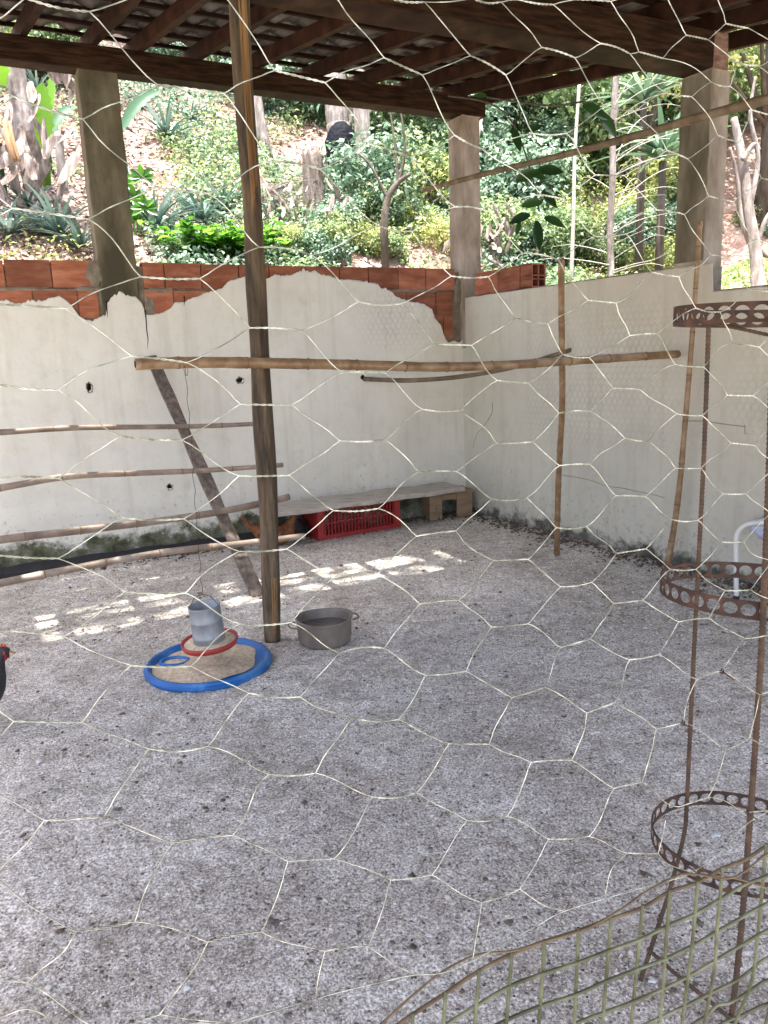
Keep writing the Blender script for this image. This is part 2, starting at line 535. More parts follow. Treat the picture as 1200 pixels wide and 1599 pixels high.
def smooth(a, b, x):
    t = np.clip((x - a) / (b - a), 0, 1)
    return t * t * (3 - 2 * t)


def hill(x, y):
    x = np.asarray(x, float)
    y = np.asarray(y, float)
    w = (x - CN[0]) * ND[0] + (y - CN[1]) * ND[1]
    o = (x - CN[0]) * OD[0] + (y - CN[1]) * OD[1]
    dl = np.maximum(-w - .16, 0)
    dr = np.maximum(o - .16, 0)
    f = .30 * dl + .34 * np.maximum(dl - 1.2, 0) + .12 * np.maximum(dl - 5, 0)
    g = .10 * dr + .45 * np.maximum(dr - 2.6, 0)
    ext = np.maximum(smooth(0, .12, dl), smooth(0, .12, dr))
    h = ext * (1.55 + np.where(dl > 0, f, 0) + np.where(dr > 0, g * np.where(dl > 0, .5, 1), 0))
    h = h + ext * fbm(x, y, [(1.1, .14), (3.1, .06), (8, .03)], 11)
    return h * (1 - smooth(4.4, 7.5, w)) - .03


def hill1(x, y):
    return float(hill(np.array([x]), np.array([y]))[0])


def on_hill(px, py, far=40):
    """first point of the ground behind the walls along the sight line"""
    r = ray(px, py)
    t = 5.6
    while t < far:
        p = r * t
        if hill1(p[0], p[1]) > EYE + p[2]:
            return Vector((p[0], p[1], EYE + p[2]))
        t += .05
    p = r * 12
    return Vector((p[0], p[1], hill1(p[0], p[1])))


def wall_aligned_grid():
    us = np.concatenate([np.linspace(-26, -4, 45), np.linspace(-3.8, 9, 150), np.linspace(9.5, 30, 40)])
    ws = np.concatenate([np.linspace(-32, -9, 45), np.linspace(-8.7, -.4, 100), np.linspace(-.3, .3, 16), np.linspace(.6, 8, 40), np.linspace(9, 40, 20)])
    a, b = np.meshgrid(us, ws)
    x = CN[0] + LD[0] * a + ND[0] * b
    y = CN[1] + LD[1] * a + ND[1] * b
    z = hill(x, y)
    n2, n1 = a.shape
    i0 = (np.arange(n2 - 1)[:, None] * n1 + np.arange(n1 - 1)[None]).reshape(-1)
    q = np.stack([i0, i0 + n1, i0 + 1 + n1, i0 + 1], 1)
    return quick_mesh('hillside', np.stack([x, y, z], -1).reshape(-1, 3), q, True)


M['yard'] = simple('trodden_earth', [(.3, (.20, .18, .15)), (.5, (.32, .295, .25)), (.7, (.42, .40, .35))], 2.4, rough=.95, bump_s=1, bump_d=.03)
ho = props(link('hillside', wall_aligned_grid(), M['soil']), kind='structure')
ho.data.materials.append(M['yard'])
for p_ in ho.data.polygons:
    if (p_.center.x - CN[0]) * ND[0] + (p_.center.y - CN[1]) * ND[1] > .2 and (p_.center.x - CN[0]) * OD[0] + (p_.center.y - CN[1]) * OD[1] < .1 or (p_.center.x - CN[0]) * ND[0] + (p_.center.y - CN[1]) * ND[1] > 6.5:
        p_.material_index = 1

# ================================================================== WALLS
def interp_px(pts, conv):
    c = sorted(conv(*p) for p in pts)
    return np.array([a for a, _ in c]), np.array([b for _, b in c])


def on_left(px, py):
    r = ray(px, py)
    t = float(CN @ ND) / float(r[:2] @ ND)
    p = r * t
    return float((p[:2] - CN) @ LD), EYE + p[2]


def on_right(px, py):
    r = ray(px, py)
    nn = np.array([RD[1], -RD[0]])
    t = float(CN @ nn) / float(r[:2] @ nn)
    p = r * t
    return float((p[:2] - CN) @ RD), EYE + p[2]


def hexpat(a, z, s=.05):
    """emboss of the buried hexagonal netting: 0 on the wires, 1 in the cells"""
    q = np.stack([a / s, z / (s * .866)], -1)
    best = np.full(a.shape, 9.0)
    sec = np.full(a.shape, 9.0)
    row0 = np.floor(q[..., 1])
    for dr in (-1, 0, 1, 2):
        row = row0 + dr
        off = np.where(np.mod(row, 2) == 0, 0, .5)
        col0 = np.floor(q[..., 0] - off)
        for dc in (-1, 0, 1, 2):
            cx = col0 + dc + off
            d = np.sqrt((q[..., 0] - cx) ** 2 + ((q[..., 1] - row) * .866) ** 2)
            sec = np.minimum(sec, np.maximum(best, d))
            best = np.minimum(best, d)
    return np.clip((sec - best) / .25, 0, 1)


def plaster_sheet(name, mat, parent, conv, a0, a1, ztop, holes, hexmask, thick=.014, step=.0125, dz=.0125, seed=1):
    aa = np.arange(a0, a1 + step / 2, step)
    top = ztop(aa)
    nz = int(2.1 / dz)
    tt = np.linspace(0, 1, nz)
    A = np.repeat(aa[None], nz, 0)
    Z = tt[:, None] * top[None]
    relief = fbm(A, Z, [(2.2, .006), (6, .004), (15, .0025), (34, .0012)], seed)
    relief += hexmask(A, Z) * .0048 * hexpat(A + .004 * np.sin(Z * 9), Z)
    P = conv(A, thick + relief, Z)
    # ragged top lip folding back to the bricks
    lip = conv(A[-1:], np.zeros_like(A[-1:]) - .004, Z[-1:] - .002)
    P = np.concatenate([P, lip], 0)
    nr, nc = P.shape[:2]
    i0 = (np.arange(nr - 1)[:, None] * nc + np.arange(nc - 1)[None])
    keep = np.ones_like(i0, bool)
    for (ha, hz, ra, rz) in holes:
        d = ((A[:, :-1] - ha) / ra) ** 2 + ((Z[:, :-1] - hz) / rz) ** 2
        keep[:, :] &= ~(d < 1)[: nr - 1]
    i0 = i0[keep]
    q = np.stack([i0, i0 + 1, i0 + 1 + nc, i0 + nc], 1)
    me = quick_mesh(name, P.reshape(-1, 3), q, True)
    gv_ = hexmask(A, Z) * (1 - hexpat(A + .004 * np.sin(Z * 9), Z)) * (.55 + .45 * np.clip(fbm(A, Z, [(5, 1.2), (11, .8)], seed + 1) + .5, 0, 1))
    gv_ = np.concatenate([gv_, gv_[-1:] * 0], 0).ravel()
    at_ = me.attributes.new('groove', 'FLOAT', 'POINT')
    if len(at_.data) == len(gv_):
        at_.data.foreach_set('value', gv_.astype(np.float32))
    return link(name, me, mat, parent)


def convL(a, o, z):
    return np.stack([CN[0] + LD[0] * a + ND[0] * o, CN[1] + LD[1] * a + ND[1] * o, z], -1)


def convR(a, o, z):
    return np.stack([CN[0] + RD[0] * a - OD[0] * o, CN[1] + RD[1] * a - OD[1] * o, z], -1)


def ragged(aa, base, amp, seed):
    r = np.random.default_rng(seed)
    out = base.copy()
    n_ = fbm(aa, np.zeros_like(aa), [(22, 1.1), (55, 1.0), (120, .9), (260, .7)], seed)
    stroke = np.clip(fbm(aa, np.ones_like(aa), [(9, 1.6)], seed + 1) + .6, .15, 1.6)
    return out + amp * n_ * stroke + r.normal(0, amp * .12, len(aa))


# ---- left wall
lw = thing('brick_wall', 'long whitewashed wall on the left with two bare orange courses of hollow brick along its top', 'wall')
MB().box((-.10, -.135, -.2), (5.4, -.012, 1.925), lambda u, w, z: W(u, w, z)).build('core', M['mortar'], lw)
MB().box((-.10, -.130, 1.925), (5.4, -.022, 2.085), lambda u, w, z: W(u, w, z)).build('mortar_bed', M['mortar'], lw)


def brick_obj(fn, a0, a1, z0, z1, o0, o1, parent, lab=None):
    """hollow clay brick: ribbed outer face, two triangular-free plain ends"""
    mb = MB()
    n = 5
    for s in range(1):
        c = []
        zs = []
        for k in range(n + 1):
            zs += [z0 + (z1 - z0) * (k + .06) / (n + .12), z0 + (z1 - z0) * (k + .94) / (n + .12)] if k < n else [z1]
        zs = [z0] + zs
        prof = []
        for i, zv in enumerate(zs):
            d = .0015 if i % 2 == 0 else 0
            prof.append((zv, d))
        vs = []
        for zv, d in prof:
            vs += [tuple(fn(a0, o0 - d, zv)), tuple(fn(a1, o0 - d, zv))]
        m = len(prof)
        base = 2 * m
        vs += [tuple(fn(a0, o1, z0)), tuple(fn(a1, o1, z0)), tuple(fn(a1, o1, z1)), tuple(fn(a0, o1, z1))]
        fs = [(2 * i, 2 * i + 1, 2 * i + 3, 2 * i + 2) for i in range(m - 1)]
        fs += [(base, base + 3, base + 2, base + 1), (2 * m - 2, 2 * m - 1, base + 2, base + 3), (1, 0, base, base + 1)]
        fs += [tuple([2 * i for i in range(m)][::-1] + [base, base + 3][::1]), tuple([2 * i + 1 for i in range(m)] + [base + 2, base + 1])]
        mb.add(vs, fs)
    return mb.build('brick', M['brick'], parent)


fL = lambda a, o, z: W(a, o, z)
joints1 = [.075, .232, .36, .492, .624, .757, .895, 1.025, 1.148, 1.29, 1.43, 1.58, 1.728, 1.845, 1.966, 2.107, 2.248, 2.38, 2.51, 2.585, 2.662]
J1 = [.075, .362, .622, .895, 1.148, 1.43, 1.728, 1.966, 2.248, 2.512, 2.662]
for a, b in zip(J1[:-1], J1[1:]):
    brick_obj(fL, a + .004, b - .004, 1.937, 2.112 + random.uniform(-.004, .004), random.uniform(-.003, .003), -.125, lw)
J1b = [2.975, 3.257, 3.54, 3.82, 4.10, 4.38, 4.66, 4.94, 5.22]
for a, b in zip(J1b[:-1], J1b[1:]):
    brick_obj(fL, a + .004, b - .004, 1.937, 2.112 + random.uniform(-.004, .004), random.uniform(-.003, .003), -.125, lw)
J2 = [.10, .27, .55, .82, 1.1, 1.38, 1.66, 1.95, 2.22, 2.46, 2.665]
for a, b in zip(J2[:-1], J2[1:]):
    brick_obj(fL, a + .004, b - .004, 1.735, 1.920, random.uniform(-.002, .003), -.012 + .001, lw)
J2b = [2.975, 3.11, 3.39, 3.67, 3.95, 4.23, 4.51, 4.79, 5.07, 5.35]
for a, b in zip(J2b[:-1], J2b[1:]):
    brick_obj(fL, a + .004, b - .004, 1.735, 1.920, random.uniform(-.002, .003), -.011, lw)
for a, b in ((.10, .2), (.2, .48)):
    brick_obj(fL, a + .004, b - .004, 1.535, 1.722, 0, -.011, lw)
edge = [(0, 469), (25, 472), (62, 470), (82, 465), (95, 462), (110, 475), (124, 494), (145, 501), (157, 493), (165, 490), (168, 470), (187, 459), (212, 464), (222, 474),
        (228, 492), (250, 490), (268, 480), (273, 472), (287, 472), (300, 465), (315, 460), (347, 450), (360, 437), (382, 432), (416, 437), (430, 429), (475, 426), (512, 430), (530, 437),
        (552, 437), (580, 442), (600, 452), (615, 460), (637, 470), (660, 475), (673, 483), (677, 496), (687, 507), (691, 520), (697, 533)]
eu, ez = interp_px(edge, on_left)
eu = np.append(eu, [4.1, 4.6, 5.4])
ez = np.append(ez, [1.86, 1.80, 1.85])
holesL = [(3.10, 1.262, .016, .030), (2.02, 1.262, .026, .020), (2.615, .504, .018, .021), (.985, 1.232, .02, .02)]
ztL = lambda aa: np.minimum(ragged(aa, np.interp(aa, eu, ez), .014, 5), 2.108)
maskL = lambda A, Z: np.clip(1 - ((A - .62) / .42) ** 4 - ((Z - 1.68) / .26) ** 4, 0, 1) * 1.0
plaster_sheet('plaster', M['plaster_l'], lw, convL, .0, 5.4, ztL, holesL, maskL, step=.008, seed=21)
for (a, z, ra, rz) in holesL:
    vs = [W(a + ra * 1.3 * math.cos(t), -.006, z + rz * 1.3 * math.sin(t)) for t in np.linspace(0, 2 * PI, 13)[:-1]]
    vs2 = [W(a + ra * 1.3 * math.cos(t), -.011, z + rz * 1.3 * math.sin(t)) for t in np.linspace(0, 2 * PI, 13)[:-1]]
    MB().add([tuple(v) for v in vs + vs2], [tuple(range(12))[::-1]] + [(i, (i + 1) % 12, 12 + (i + 1) % 12, 12 + i) for i in range(12)]).build('socket_shade', M['hole'], lw)  # dark disc paints the shade inside the shallow hole

for pts in ([(226, 484), (228, 500), (229, 516), (231, 530), (230, 545)], [(287, 462), (288, 470), (287, 478)], [(166, 470), (167, 485), (168, 496)]):
    MB().tube([Vector(W(on_left(*p)[0], .0145, on_left(*p)[1])) for p in pts], [.005] + [.0035] * (len(pts) - 2) + [.001], 5).build('crack', M['hole'], lw)
# mortar smeared over the bricks beside the pillar
for (a, z, ra, rz) in holesL[:3]:                     # crumbled collar and a dirty run under each hole
    MB().tube([W(a + ra * 1.25 * math.cos(t), .0145, z + rz * 1.2 * math.sin(t)) for t in np.linspace(0, 2 * PI, 15)], [.0035 + .0025 * math.sin(q * 2.3) for q in range(15)], 5).build('hole_rim', M['mortar'], lw, smooth=True)
rr = random.Random(6)
for (u0, z0_, ru, rz_) in ((2.985, 2.03, .05, .09), (2.64, 1.78, .04, .10), (.05, 1.93, .04, .12), (3.02, 1.93, .09, .018), (2.56, 1.925, .10, .016), (1.6, 1.93, .5, .010), (.55, 1.928, .3, .012), (3.6, 1.928, .5, .012)):
    vs = [tuple(W(u0, .011, z0_))]
    ks = 26
    for k in range(ks):
        a = 2 * PI * k / ks
        q = 1 + rr.uniform(-.22, .22) + .15 * math.sin(5 * a + u0)
        vs.append(tuple(W(u0 + ru * q * math.cos(a), .002, z0_ + rz_ * q * math.sin(a))))
    for k in range(ks):
        a = 2 * PI * k / ks
        vs.append(tuple(W(u0 + ru * .6 * math.cos(a), .009, z0_ + rz_ * .6 * math.sin(a))))
    fs = [(1 + k, 1 + (k + 1) % ks, 1 + ks + (k + 1) % ks, 1 + ks + k) for k in range(ks)] + [(0, 1 + ks + k, 1 + ks + (k + 1) % ks) for k in range(ks)]
    MB().add(vs, fs).build('mortar_smear', M['mortar'], lw, smooth=True)

# ---- right wall
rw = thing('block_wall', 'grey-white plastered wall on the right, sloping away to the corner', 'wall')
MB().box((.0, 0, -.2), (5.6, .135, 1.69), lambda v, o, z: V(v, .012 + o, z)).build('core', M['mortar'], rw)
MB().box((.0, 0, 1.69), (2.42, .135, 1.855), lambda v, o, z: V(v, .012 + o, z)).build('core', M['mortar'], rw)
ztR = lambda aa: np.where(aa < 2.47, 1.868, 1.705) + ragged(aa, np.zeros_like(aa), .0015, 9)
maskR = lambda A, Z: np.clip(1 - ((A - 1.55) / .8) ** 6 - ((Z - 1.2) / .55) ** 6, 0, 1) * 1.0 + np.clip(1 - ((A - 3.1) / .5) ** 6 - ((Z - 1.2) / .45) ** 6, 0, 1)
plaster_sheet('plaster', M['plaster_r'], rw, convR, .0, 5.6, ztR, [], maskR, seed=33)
MB().box((.0, -.002, 1.872), (2.40, .15, 1.8745), lambda v, o, z: V(v, o - .002, z)).build('coping', M['concrete_light'], rw, bevel=.001)
MB().box((2.49, -.002, 1.708), (5.6, .15, 1.711), lambda v, o, z: V(v, o - .012, z)).build('coping', M['concrete_light'], rw, bevel=.001)
for pts in ([(772, 628), (771, 645), (764, 658), (757, 668), (748, 676), (743, 690), (742, 700)], [(905, 745), (950, 757), (1000, 768), (1040, 778)], [(870, 738), (905, 746)], [(1075, 655), (1130, 660), (1166, 664)], [(1166, 664), (1167, 680), (1172, 672), (1200, 675)]):
    MB().tube(spline([Vector(V(on_right(*p)[0], -.0165, on_right(*p)[1] + random.uniform(-.008, .008))) for p in [q for a_, b_ in zip(pts[:-1], pts[1:]) for q in (a_, ((a_[0] + b_[0]) / 2, (a_[1] + b_[1]) / 2))] + [pts[-1]]], 4), .0017, 5).build('crack', M['crack'], rw)
# three bricks left on its top beside the corner pillar, the last showing its six cells
fR = lambda a, o, z: V(a, -o, z)
brick_obj(fR, .175, .475, 1.878, 2.055, 0, -.14, rw)
brick_obj(fR, .483, .745, 1.878, 2.055, .002, -.14, rw)
hb = MB()
v0, v1, z0, z1 = .75, .885, 1.878, 2.055
for i in range(3):                                     # horizontal webs
    zz = z0 + (z1 - z0 - .012) * i / 2
    hb.box((v0, 0, zz), (v1, .14, zz + .012), lambda v, o, z: V(v, o, z))
hb.box((v0, 0, (z0 * .67 + z1 * .33)), (v1, .14, (z0 * .67 + z1 * .33) + .009), lambda v, o, z: V(v, o, z))
for o0 in (0, .0635, .128):
    hb.box((v0, o0, z0 - .0005), (v1 - .001, o0 + .012, z1 - .0005), lambda v, o, z: V(v, o, z))
hb.box((v0 - .002, 0, z0), (v0 + .01, .14, z1), lambda v, o, z: V(v, o, z))
props(hb.build('brick', M['brick'], rw), label='hollow end brick showing its open cells')

# ================================================================== PILLARS
def pillar(label, base_fn, a0, a1, o0, o1, z0, z1, faces='both', m='concrete'):
    mb = MB()
    nz = 30
    ring = [(a0, o0), (a1, o0), (a1, o1), (a0, o1)]
    vs, fs = [], []
    r = random.Random(label)
    for k in range(nz + 1):
        z = z0 + (z1 - z0) * k / nz
        for a, o in ring:
            p = base_fn(a + r.uniform(-.003, .003), o + r.uniform(-.003, .003), z)
            vs.append(tuple(p))
    for k in range(nz):
        for j in range(4):
            p, q = 4 * k + j, 4 * k + (j + 1) % 4
            fs.append((p, q, q + 4, p + 4))
    fs += [(0, 1, 2, 3), tuple(4 * nz + i for i in (3, 2, 1, 0))]
    mb.add(vs, fs)
    t = mb.build('concrete_pillar', M[m])
    b = t.modifiers.new('bevel', 'BEVEL')
    b.width = .008
    b.segments = 2
    b.limit_method = 'ANGLE'
    b.angle_limit = math.radians(50)
    return props(t, label, 'pillar')


pillar('thick olive-grey concrete pillar rising from the left wall, nearest the banana plants', lambda a, o, z: W(a, o, z), 2.700, 2.955, .006, -.20, 1.3, 3.33)
pillar('slim concrete pillar standing on the far corner where both walls meet', lambda a, o, z: V(-a, o, z), -.06, .15, -.02, .155, 1.45, 3.31, m='concrete_light')
pl = pillar('tall concrete pillar on the right wall under the end of the heavy beam', lambda a, o, z: V(a, o, z), 2.19, 2.40, -.002, .165, 1.2, 2.93, m='concrete_light')
M['concrete_dark'] = simple('shaded_concrete', [(.36, (.095, .085, .055)), (.5, (.165, .15, .105)), (.64, (.26, .24, .185))], 5, (1, 1, .35), .9, .35, .006)  # darker copy: shade on the room-facing side put into the colour
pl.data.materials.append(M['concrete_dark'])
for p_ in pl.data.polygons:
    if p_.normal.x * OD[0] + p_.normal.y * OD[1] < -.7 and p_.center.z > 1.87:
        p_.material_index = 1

# ================================================================== ROOF
KS = .152
ZR = 3.47                                              # underside of rafters at the left wall


def RF(u, w, h=0.0):
    """point of the roof: skewed like the right wall, h above the rafters' underside"""
    p = CN + LD * (u - .068 * w) + ND * w
    return Vector((p[0], p[1], ZR - KS * w + h))


roof = thing('tiled_roof', 'low lean-to roof of old clay tiles on dark battens, rafters and beams', 'roof')


def grain_box(fn, a0, a1, o0, o1, z0, z1, name, mat, n=14, jit=.004, bevel=.006, parent=roof):
    vs, fs = [], []
    r = random.Random(str((a0, z0, name)))
    for k in range(n + 1):
        a = a0 + (a1 - a0) * k / n
        for o, z in ((o0, z0), (o1, z0), (o1, z1), (o0, z1)):
            vs.append(tuple(fn(a, o + r.uniform(-jit, jit), z + r.uniform(-jit, jit))))
    for k in range(n):
        for j in range(4):
            p, q = 4 * k + j, 4 * k + (j + 1) % 4
            fs.append((p, q, q + 4, p + 4))
    fs += [(3, 2, 1, 0), tuple(4 * n + i for i in range(4))]
    mb = MB().add(vs, fs)
    return mb.build(name, M[mat], parent, bevel=bevel)


grain_box(lambda a, o, z: W(a, o, z), -.24, 5.5, -.13, .02, 3.325, 3.475, 'beam', 'beam')
grain_box(lambda a, o, z: W(a - .155, o, z), -.02, 5.6, 2.19, 2.39, 2.935, 3.125, 'beam', 'beam')
props(grain_box(lambda a, o, z: W(a - .155, o, z), -.14, -.022, 2.185, 2.388, 2.93, 3.13, 'beam_end', 'beam_end', n=5, jit=.008), label='split and bleached reddish end of the heavy beam')
grain_box(lambda a, o, z: W(a - .3, o, z), -.3, 5.8, 6.30, 6.45, 2.36, 2.50, 'beam', 'beam')
UR = [-.43, -.05, .35, .78, 1.22, 1.70, 2.13, 2.53, 2.83, 3.25, 3.66, 4.08, 4.5, 4.92, 5.35]
for u in UR:
    grain_box(lambda a, o, z: RF(u + o, a, z), -.42, 6.7, -.024, .024, .012, .105, 'rafter', 'rafter', n=18, jit=.003, bevel=0)
ROW0, STEP = -.60, .32
GAP_ROW = 7                                            # the row where tiles are missing (w about 1.64 to 1.96)
for k in range(24):
    wv = ROW0 + STEP * k + .02
    if wv < -.45 or wv > 6.55:
        continue
    grain_box(lambda a, o, z: RF(a, o, z), -.52, 5.5, wv - .018, wv + .018, .107, .133, 'batten', 'batten', n=20, jit=.003, bevel=0)
for dw in (.10, .19, .29, .38, .46):                          # thin laths added across the open row to stripe the sun patches
    wv = ROW0 + STEP * GAP_ROW + dw
    grain_box(lambda a, o, z: RF(a, o, z), .8, 4.2, wv - .0045, wv + .0045, .107, .122, 'lath', 'batten', n=26, jit=.004, bevel=0)

# one S-shaped tile in local coordinates: x across (u), y down the slope (w), z up
TW, TL = .224, .385
tv, tf = [], []
prof = [(i / 8, .022 * math.sin(2 * PI * i / 8 + .5) + .012 * (i / 8)) for i in range(9)]
for y in (0, TL):
    for x, z in prof:
        tv.append((x * TW, y, z + (.030 if y else 0.0)))
for y in (0, TL):
    for x, z in prof:
        tv.append((x * TW, y, z + .013 + (.030 if y else 0.0)))
n9 = 9
for i in range(8):
    tf += [(i, i + n9, i + n9 + 1, i + 1), (18 + i, 18 + i + 1, 18 + i + n9 + 1, 18 + i + n9),
           (i, i + 1, 18 + i + 1, 18 + i), (n9 + i, 18 + n9 + i, 18 + n9 + i + 1, n9 + i + 1)]
tf += [(0, 18, 27, 9), (8, 17, 35, 26)]
tile_mesh = MB().add(tv, tf).mesh('roof_tile', True)
tile_mesh.materials.append(M['tile'])
ax_u = (RF(1, 0) - RF(0, 0)).normalized()
ax_w = (RF(0, 1) - RF(0, 0)).normalized()
ax_n = ax_u.cross(ax_w).normalized()
if ax_n.z < 0:
    ax_n = -ax_n
tiles = []
for k in range(24):
    for j in range(29):
        u = -.56 + j * .208
        wv = ROW0 + STEP * k
        if wv > 6.4 or wv < -.5:
            continue
        if k == GAP_ROW and 1.4 < u < 4.02 and not (3.05 < u < 3.2) and not (2.62 < u < 2.76):
            continue
        slip = 0
        if k == GAP_ROW + 1 and 1.4 < u < 4.02:
            slip = .20
        jm = 1 if wv < 1.9 else .15
        jx, jy = random.uniform(-.006, .006) * jm, random.uniform(-.015, .015) * jm + slip
        # stacking: the upper end of a tile lies on the batten, its lower end on the next tile's head
        o = RF(u + jx, wv + jy, .136 + random.uniform(0, .004))
        rot = Matrix((ax_u, ax_w, ax_n)).transposed().to_4x4() @ Matrix.Rotation(random.uniform(-.025, .025) * jm, 4, 'Z')
        c = RF(u, wv, .14)
        d = Vector((c.x, c.y, c.z - EYE))
        vis = (u < 3.9 and wv < 1.5) or (wv > 2.2 and c.x > .2 and c.y / max(c.x, .01) > 1.3 and c.y > 2)
        tiles.append((0 if vis else 1, d.length, Matrix.Translation(o) @ rot, 3.30 < u < 3.95, wv))
def slit_w(anchor_z, px, py):
    """roof position (w) from which the sun reaches that spot of a perch"""
    zt = 1.46
    f_ = gr(404, 931)
    tp = Vector(W(2.662, .02, 1.46))
    a = f_.lerp(tp, anchor_z / tp.z) + Vector((ND[0], ND[1], 0)) * .035
    r_ = ray(px, py)
    t0 = float(np.array([a.x, a.y]) @ ND) / float(r_[:2] @ ND)
    p = np.array([r_[0] * t0, r_[1] * t0, EYE + r_[2] * t0])
    w = float((p[:2] - CN) @ ND)
    sw_ = (SUN.x * ND[0] + SUN.y * ND[1]) / SUN.z
    # p + sun * h meets the tiles
    h = (ZR + .15 - KS * w - p[2]) / (1 + KS * sw_)
    return w + sw_ * h


cuts = sorted(slit_w(z, px, py) for z, px, py in ((.990, 120, 664), (.679, 150, 730), (.457, 130, 817)))
lo = ROW0 + STEP * 3
segs, cur_ = [], lo
for c_ in cuts:
    while c_ - .022 - cur_ > .36:
        segs.append((cur_, cur_ + .30))
        cur_ += .26
    segs.append((cur_, c_ - .015))
    cur_ = c_ + .014
segs.append((cur_, max(cur_ + .08, ROW0 + STEP * GAP_ROW + .02)))
tiles = [t_ for t_ in tiles if not (t_[3] and lo - .01 <= t_[4] < ROW0 + STEP * GAP_ROW - .01)]
for j in range(29):
    u = -.56 + j * .208
    if 3.30 < u < 3.95:
        for a_, b_ in segs:
            o = RF(u, a_, .138)
            rot = Matrix((ax_u, ax_w, ax_n)).transposed().to_4x4()
            tiles.append((0, o.length, Matrix.Translation(o) @ rot @ Matrix.Diagonal((1, (b_ - a_) / TL, 1, 1)), True, a_))

tiles.sort(key=lambda t: (t[0], t[1]))
for q, (vis, d, mtx, _, _) in enumerate(tiles[:290]):
    o = bpy.data.objects.new('roof_tile', tile_mesh)
    COL.objects.link(o)
    o.parent = roof
    o.matrix_basis = mtx
rest = MB()
for vis, d, mtx, _, _ in tiles[290:]:
    rest.add([tuple(mtx @ Vector(v)) for v in tv], tf)
props(rest.build('roof_tiling', M['tile'], roof, smooth=True), kind='stuff')

# ================================================================== GROUND LITTER INSIDE
def chips(name, n, region, size, mat, flat=.5, seed=0, label=None, kind='stuff'):
    r = np.random.default_rng(seed)
    pts = []
    while len(pts) < n:
        p = region(r)
        if p is not None:
            pts.append(p)
    P = np.array(pts)
    k = len(P)
    s = size * np.exp(r.normal(0, .45, k))
    base = np.array([[1, 0, 0], [0, 1, 0], [-1, 0, 0], [0, -1, 0], [0, 0, 1], [0, 0, -.6]], float)
    jit = base[None] * r.uniform(.6, 1.3, (k, 6, 1))
    jit[..., 2] *= flat
    th = r.uniform(0, 2 * PI, k)
    c, sn = np.cos(th)[:, None], np.sin(th)[:, None]
    x = jit[..., 0] * c - jit[..., 1] * sn * .7
    y = jit[..., 0] * sn + jit[..., 1] * c * .7
    vv = np.stack([x, y, jit[..., 2]], -1) * s[:, None, None] + P[:, None, :]
    tri = np.array([[0, 1, 4], [1, 2, 4], [2, 3, 4], [3, 0, 4], [1, 0, 5], [2, 1, 5], [3, 2, 5], [0, 3, 5]])
    q = (tri[None] + (np.arange(k) * 6)[:, None, None]).reshape(-1, 3)
    o = link(name, quick_mesh(name, vv.reshape(-1, 3), q), mat)
    return props(o, label, None, None, kind)


def room_pt(lo, hi, lift=.0):
    def f(r):
        d = lo + (hi - lo) * r.random() ** 1.0
        px = r.uniform(-60, 1260)
        p = np.array([(px - 600) / 1180 * d, d])
        w = (p - CN) @ ND
        o = (p - CN) @ OD
        if w < .03 or o > -.03:
            return None
        z = float(np.interp(0, [0], [0])) + lift
        return (p[0], p[1], z)
    return f


M['grit'] = simple('white_grit', [(.2, (.50, .50, .52)), (.8, (.75, .75, .76))], 50, rough=.4, bump_s=0)
M['crumb'] = simple('brown_crumbs', [(.2, (.05, .032, .022)), (.5, (.12, .085, .06)), (.8, (.22, .17, .13))], 20, rough=.9, bump_s=0)
M['dirtclod'] = simple('grey_clods', [(.2, (.38, .335, .285)), (.5, (.56, .515, .455)), (.8, (.70, .66, .60))], 20, rough=.95, bump_s=.3)
chips('white_grit', 22000, room_pt(1.15, 3.6, .004), .0015, M['grit'], .6, 1)
chips('white_grit', 2600, room_pt(3.0, 6.6, .005), .0042, M['grit'], .5, 2)
chips('sand_clods', 26000, room_pt(1.1, 3.6, .002), .0032, M['dirtclod'], .6, 3)
chips('sand_clods', 9000, room_pt(3.4, 6.7, .003), .006, M['dirtclod'], .5, 4)
chips('brown_crumbs', 5200, room_pt(1.15, 4.2, .003), .0032, M['crumb'], .5, 5)
chips('brown_crumbs', 1300, room_pt(3.6, 6.7, .004), .006, M['crumb'], .4, 6)


M['dung'] = simple('dry_droppings', [(.3, (.055, .045, .03)), (.5, (.13, .105, .075)), (.7, (.30, .27, .23))], 60, rough=.95, bump_s=1)
chips('droppings', 900, room_pt(1.2, 6.3, .004), .0058, M['dung'], .4, 17)


def wall_dirt(r):
    if r.random() < .5:
        p = W(r.uniform(.1, 4.0), abs(r.normal(0, .10)) + .02, .006)
    else:
        p = V(r.uniform(.1, 3.4), -abs(r.normal(0, .12)) - .02, .006)
    return tuple(p)


chips('soil_along_walls', 3500, wall_dirt, .009, M['crumb'], .6, 8)

# larger single white bits and dark droppings that the photograph shows
def bit(name, label, cat, px, py, size, mat, flat=.35, seed=0, long=1.0, group=None, rz=0):
    r = random.Random(seed)
    p = gr(px, py)
    vs = []
    ks = 9
    for lay, (sc, z) in enumerate(((.8, 0), (1.0, .35), (.7, .8), (.2, 1))):
        for k in range(ks):
            a = 2 * PI * k / ks
            q = sc * (1 + .25 * math.sin(3 * a + seed) + r.uniform(-.12, .12))
            x, y = q * math.cos(a) * long, q * math.sin(a)
            c, s = math.cos(rz), math.sin(rz)
            vs.append((p.x + size * (x * c - y * s), p.y + size * (x * s + y * c), p.z + .002 + size * flat * z))
    fs = []
    for i in range(3):
        for k in range(ks):
            a, b = i * ks + k, i * ks + (k + 1) % ks
            fs.append((a, b, b + ks, a + ks))
    fs.append(tuple(3 * ks + k for k in range(ks)))
    o = MB().add(vs, fs).build(name, mat, smooth=True)
    return props(o, label, cat, group)


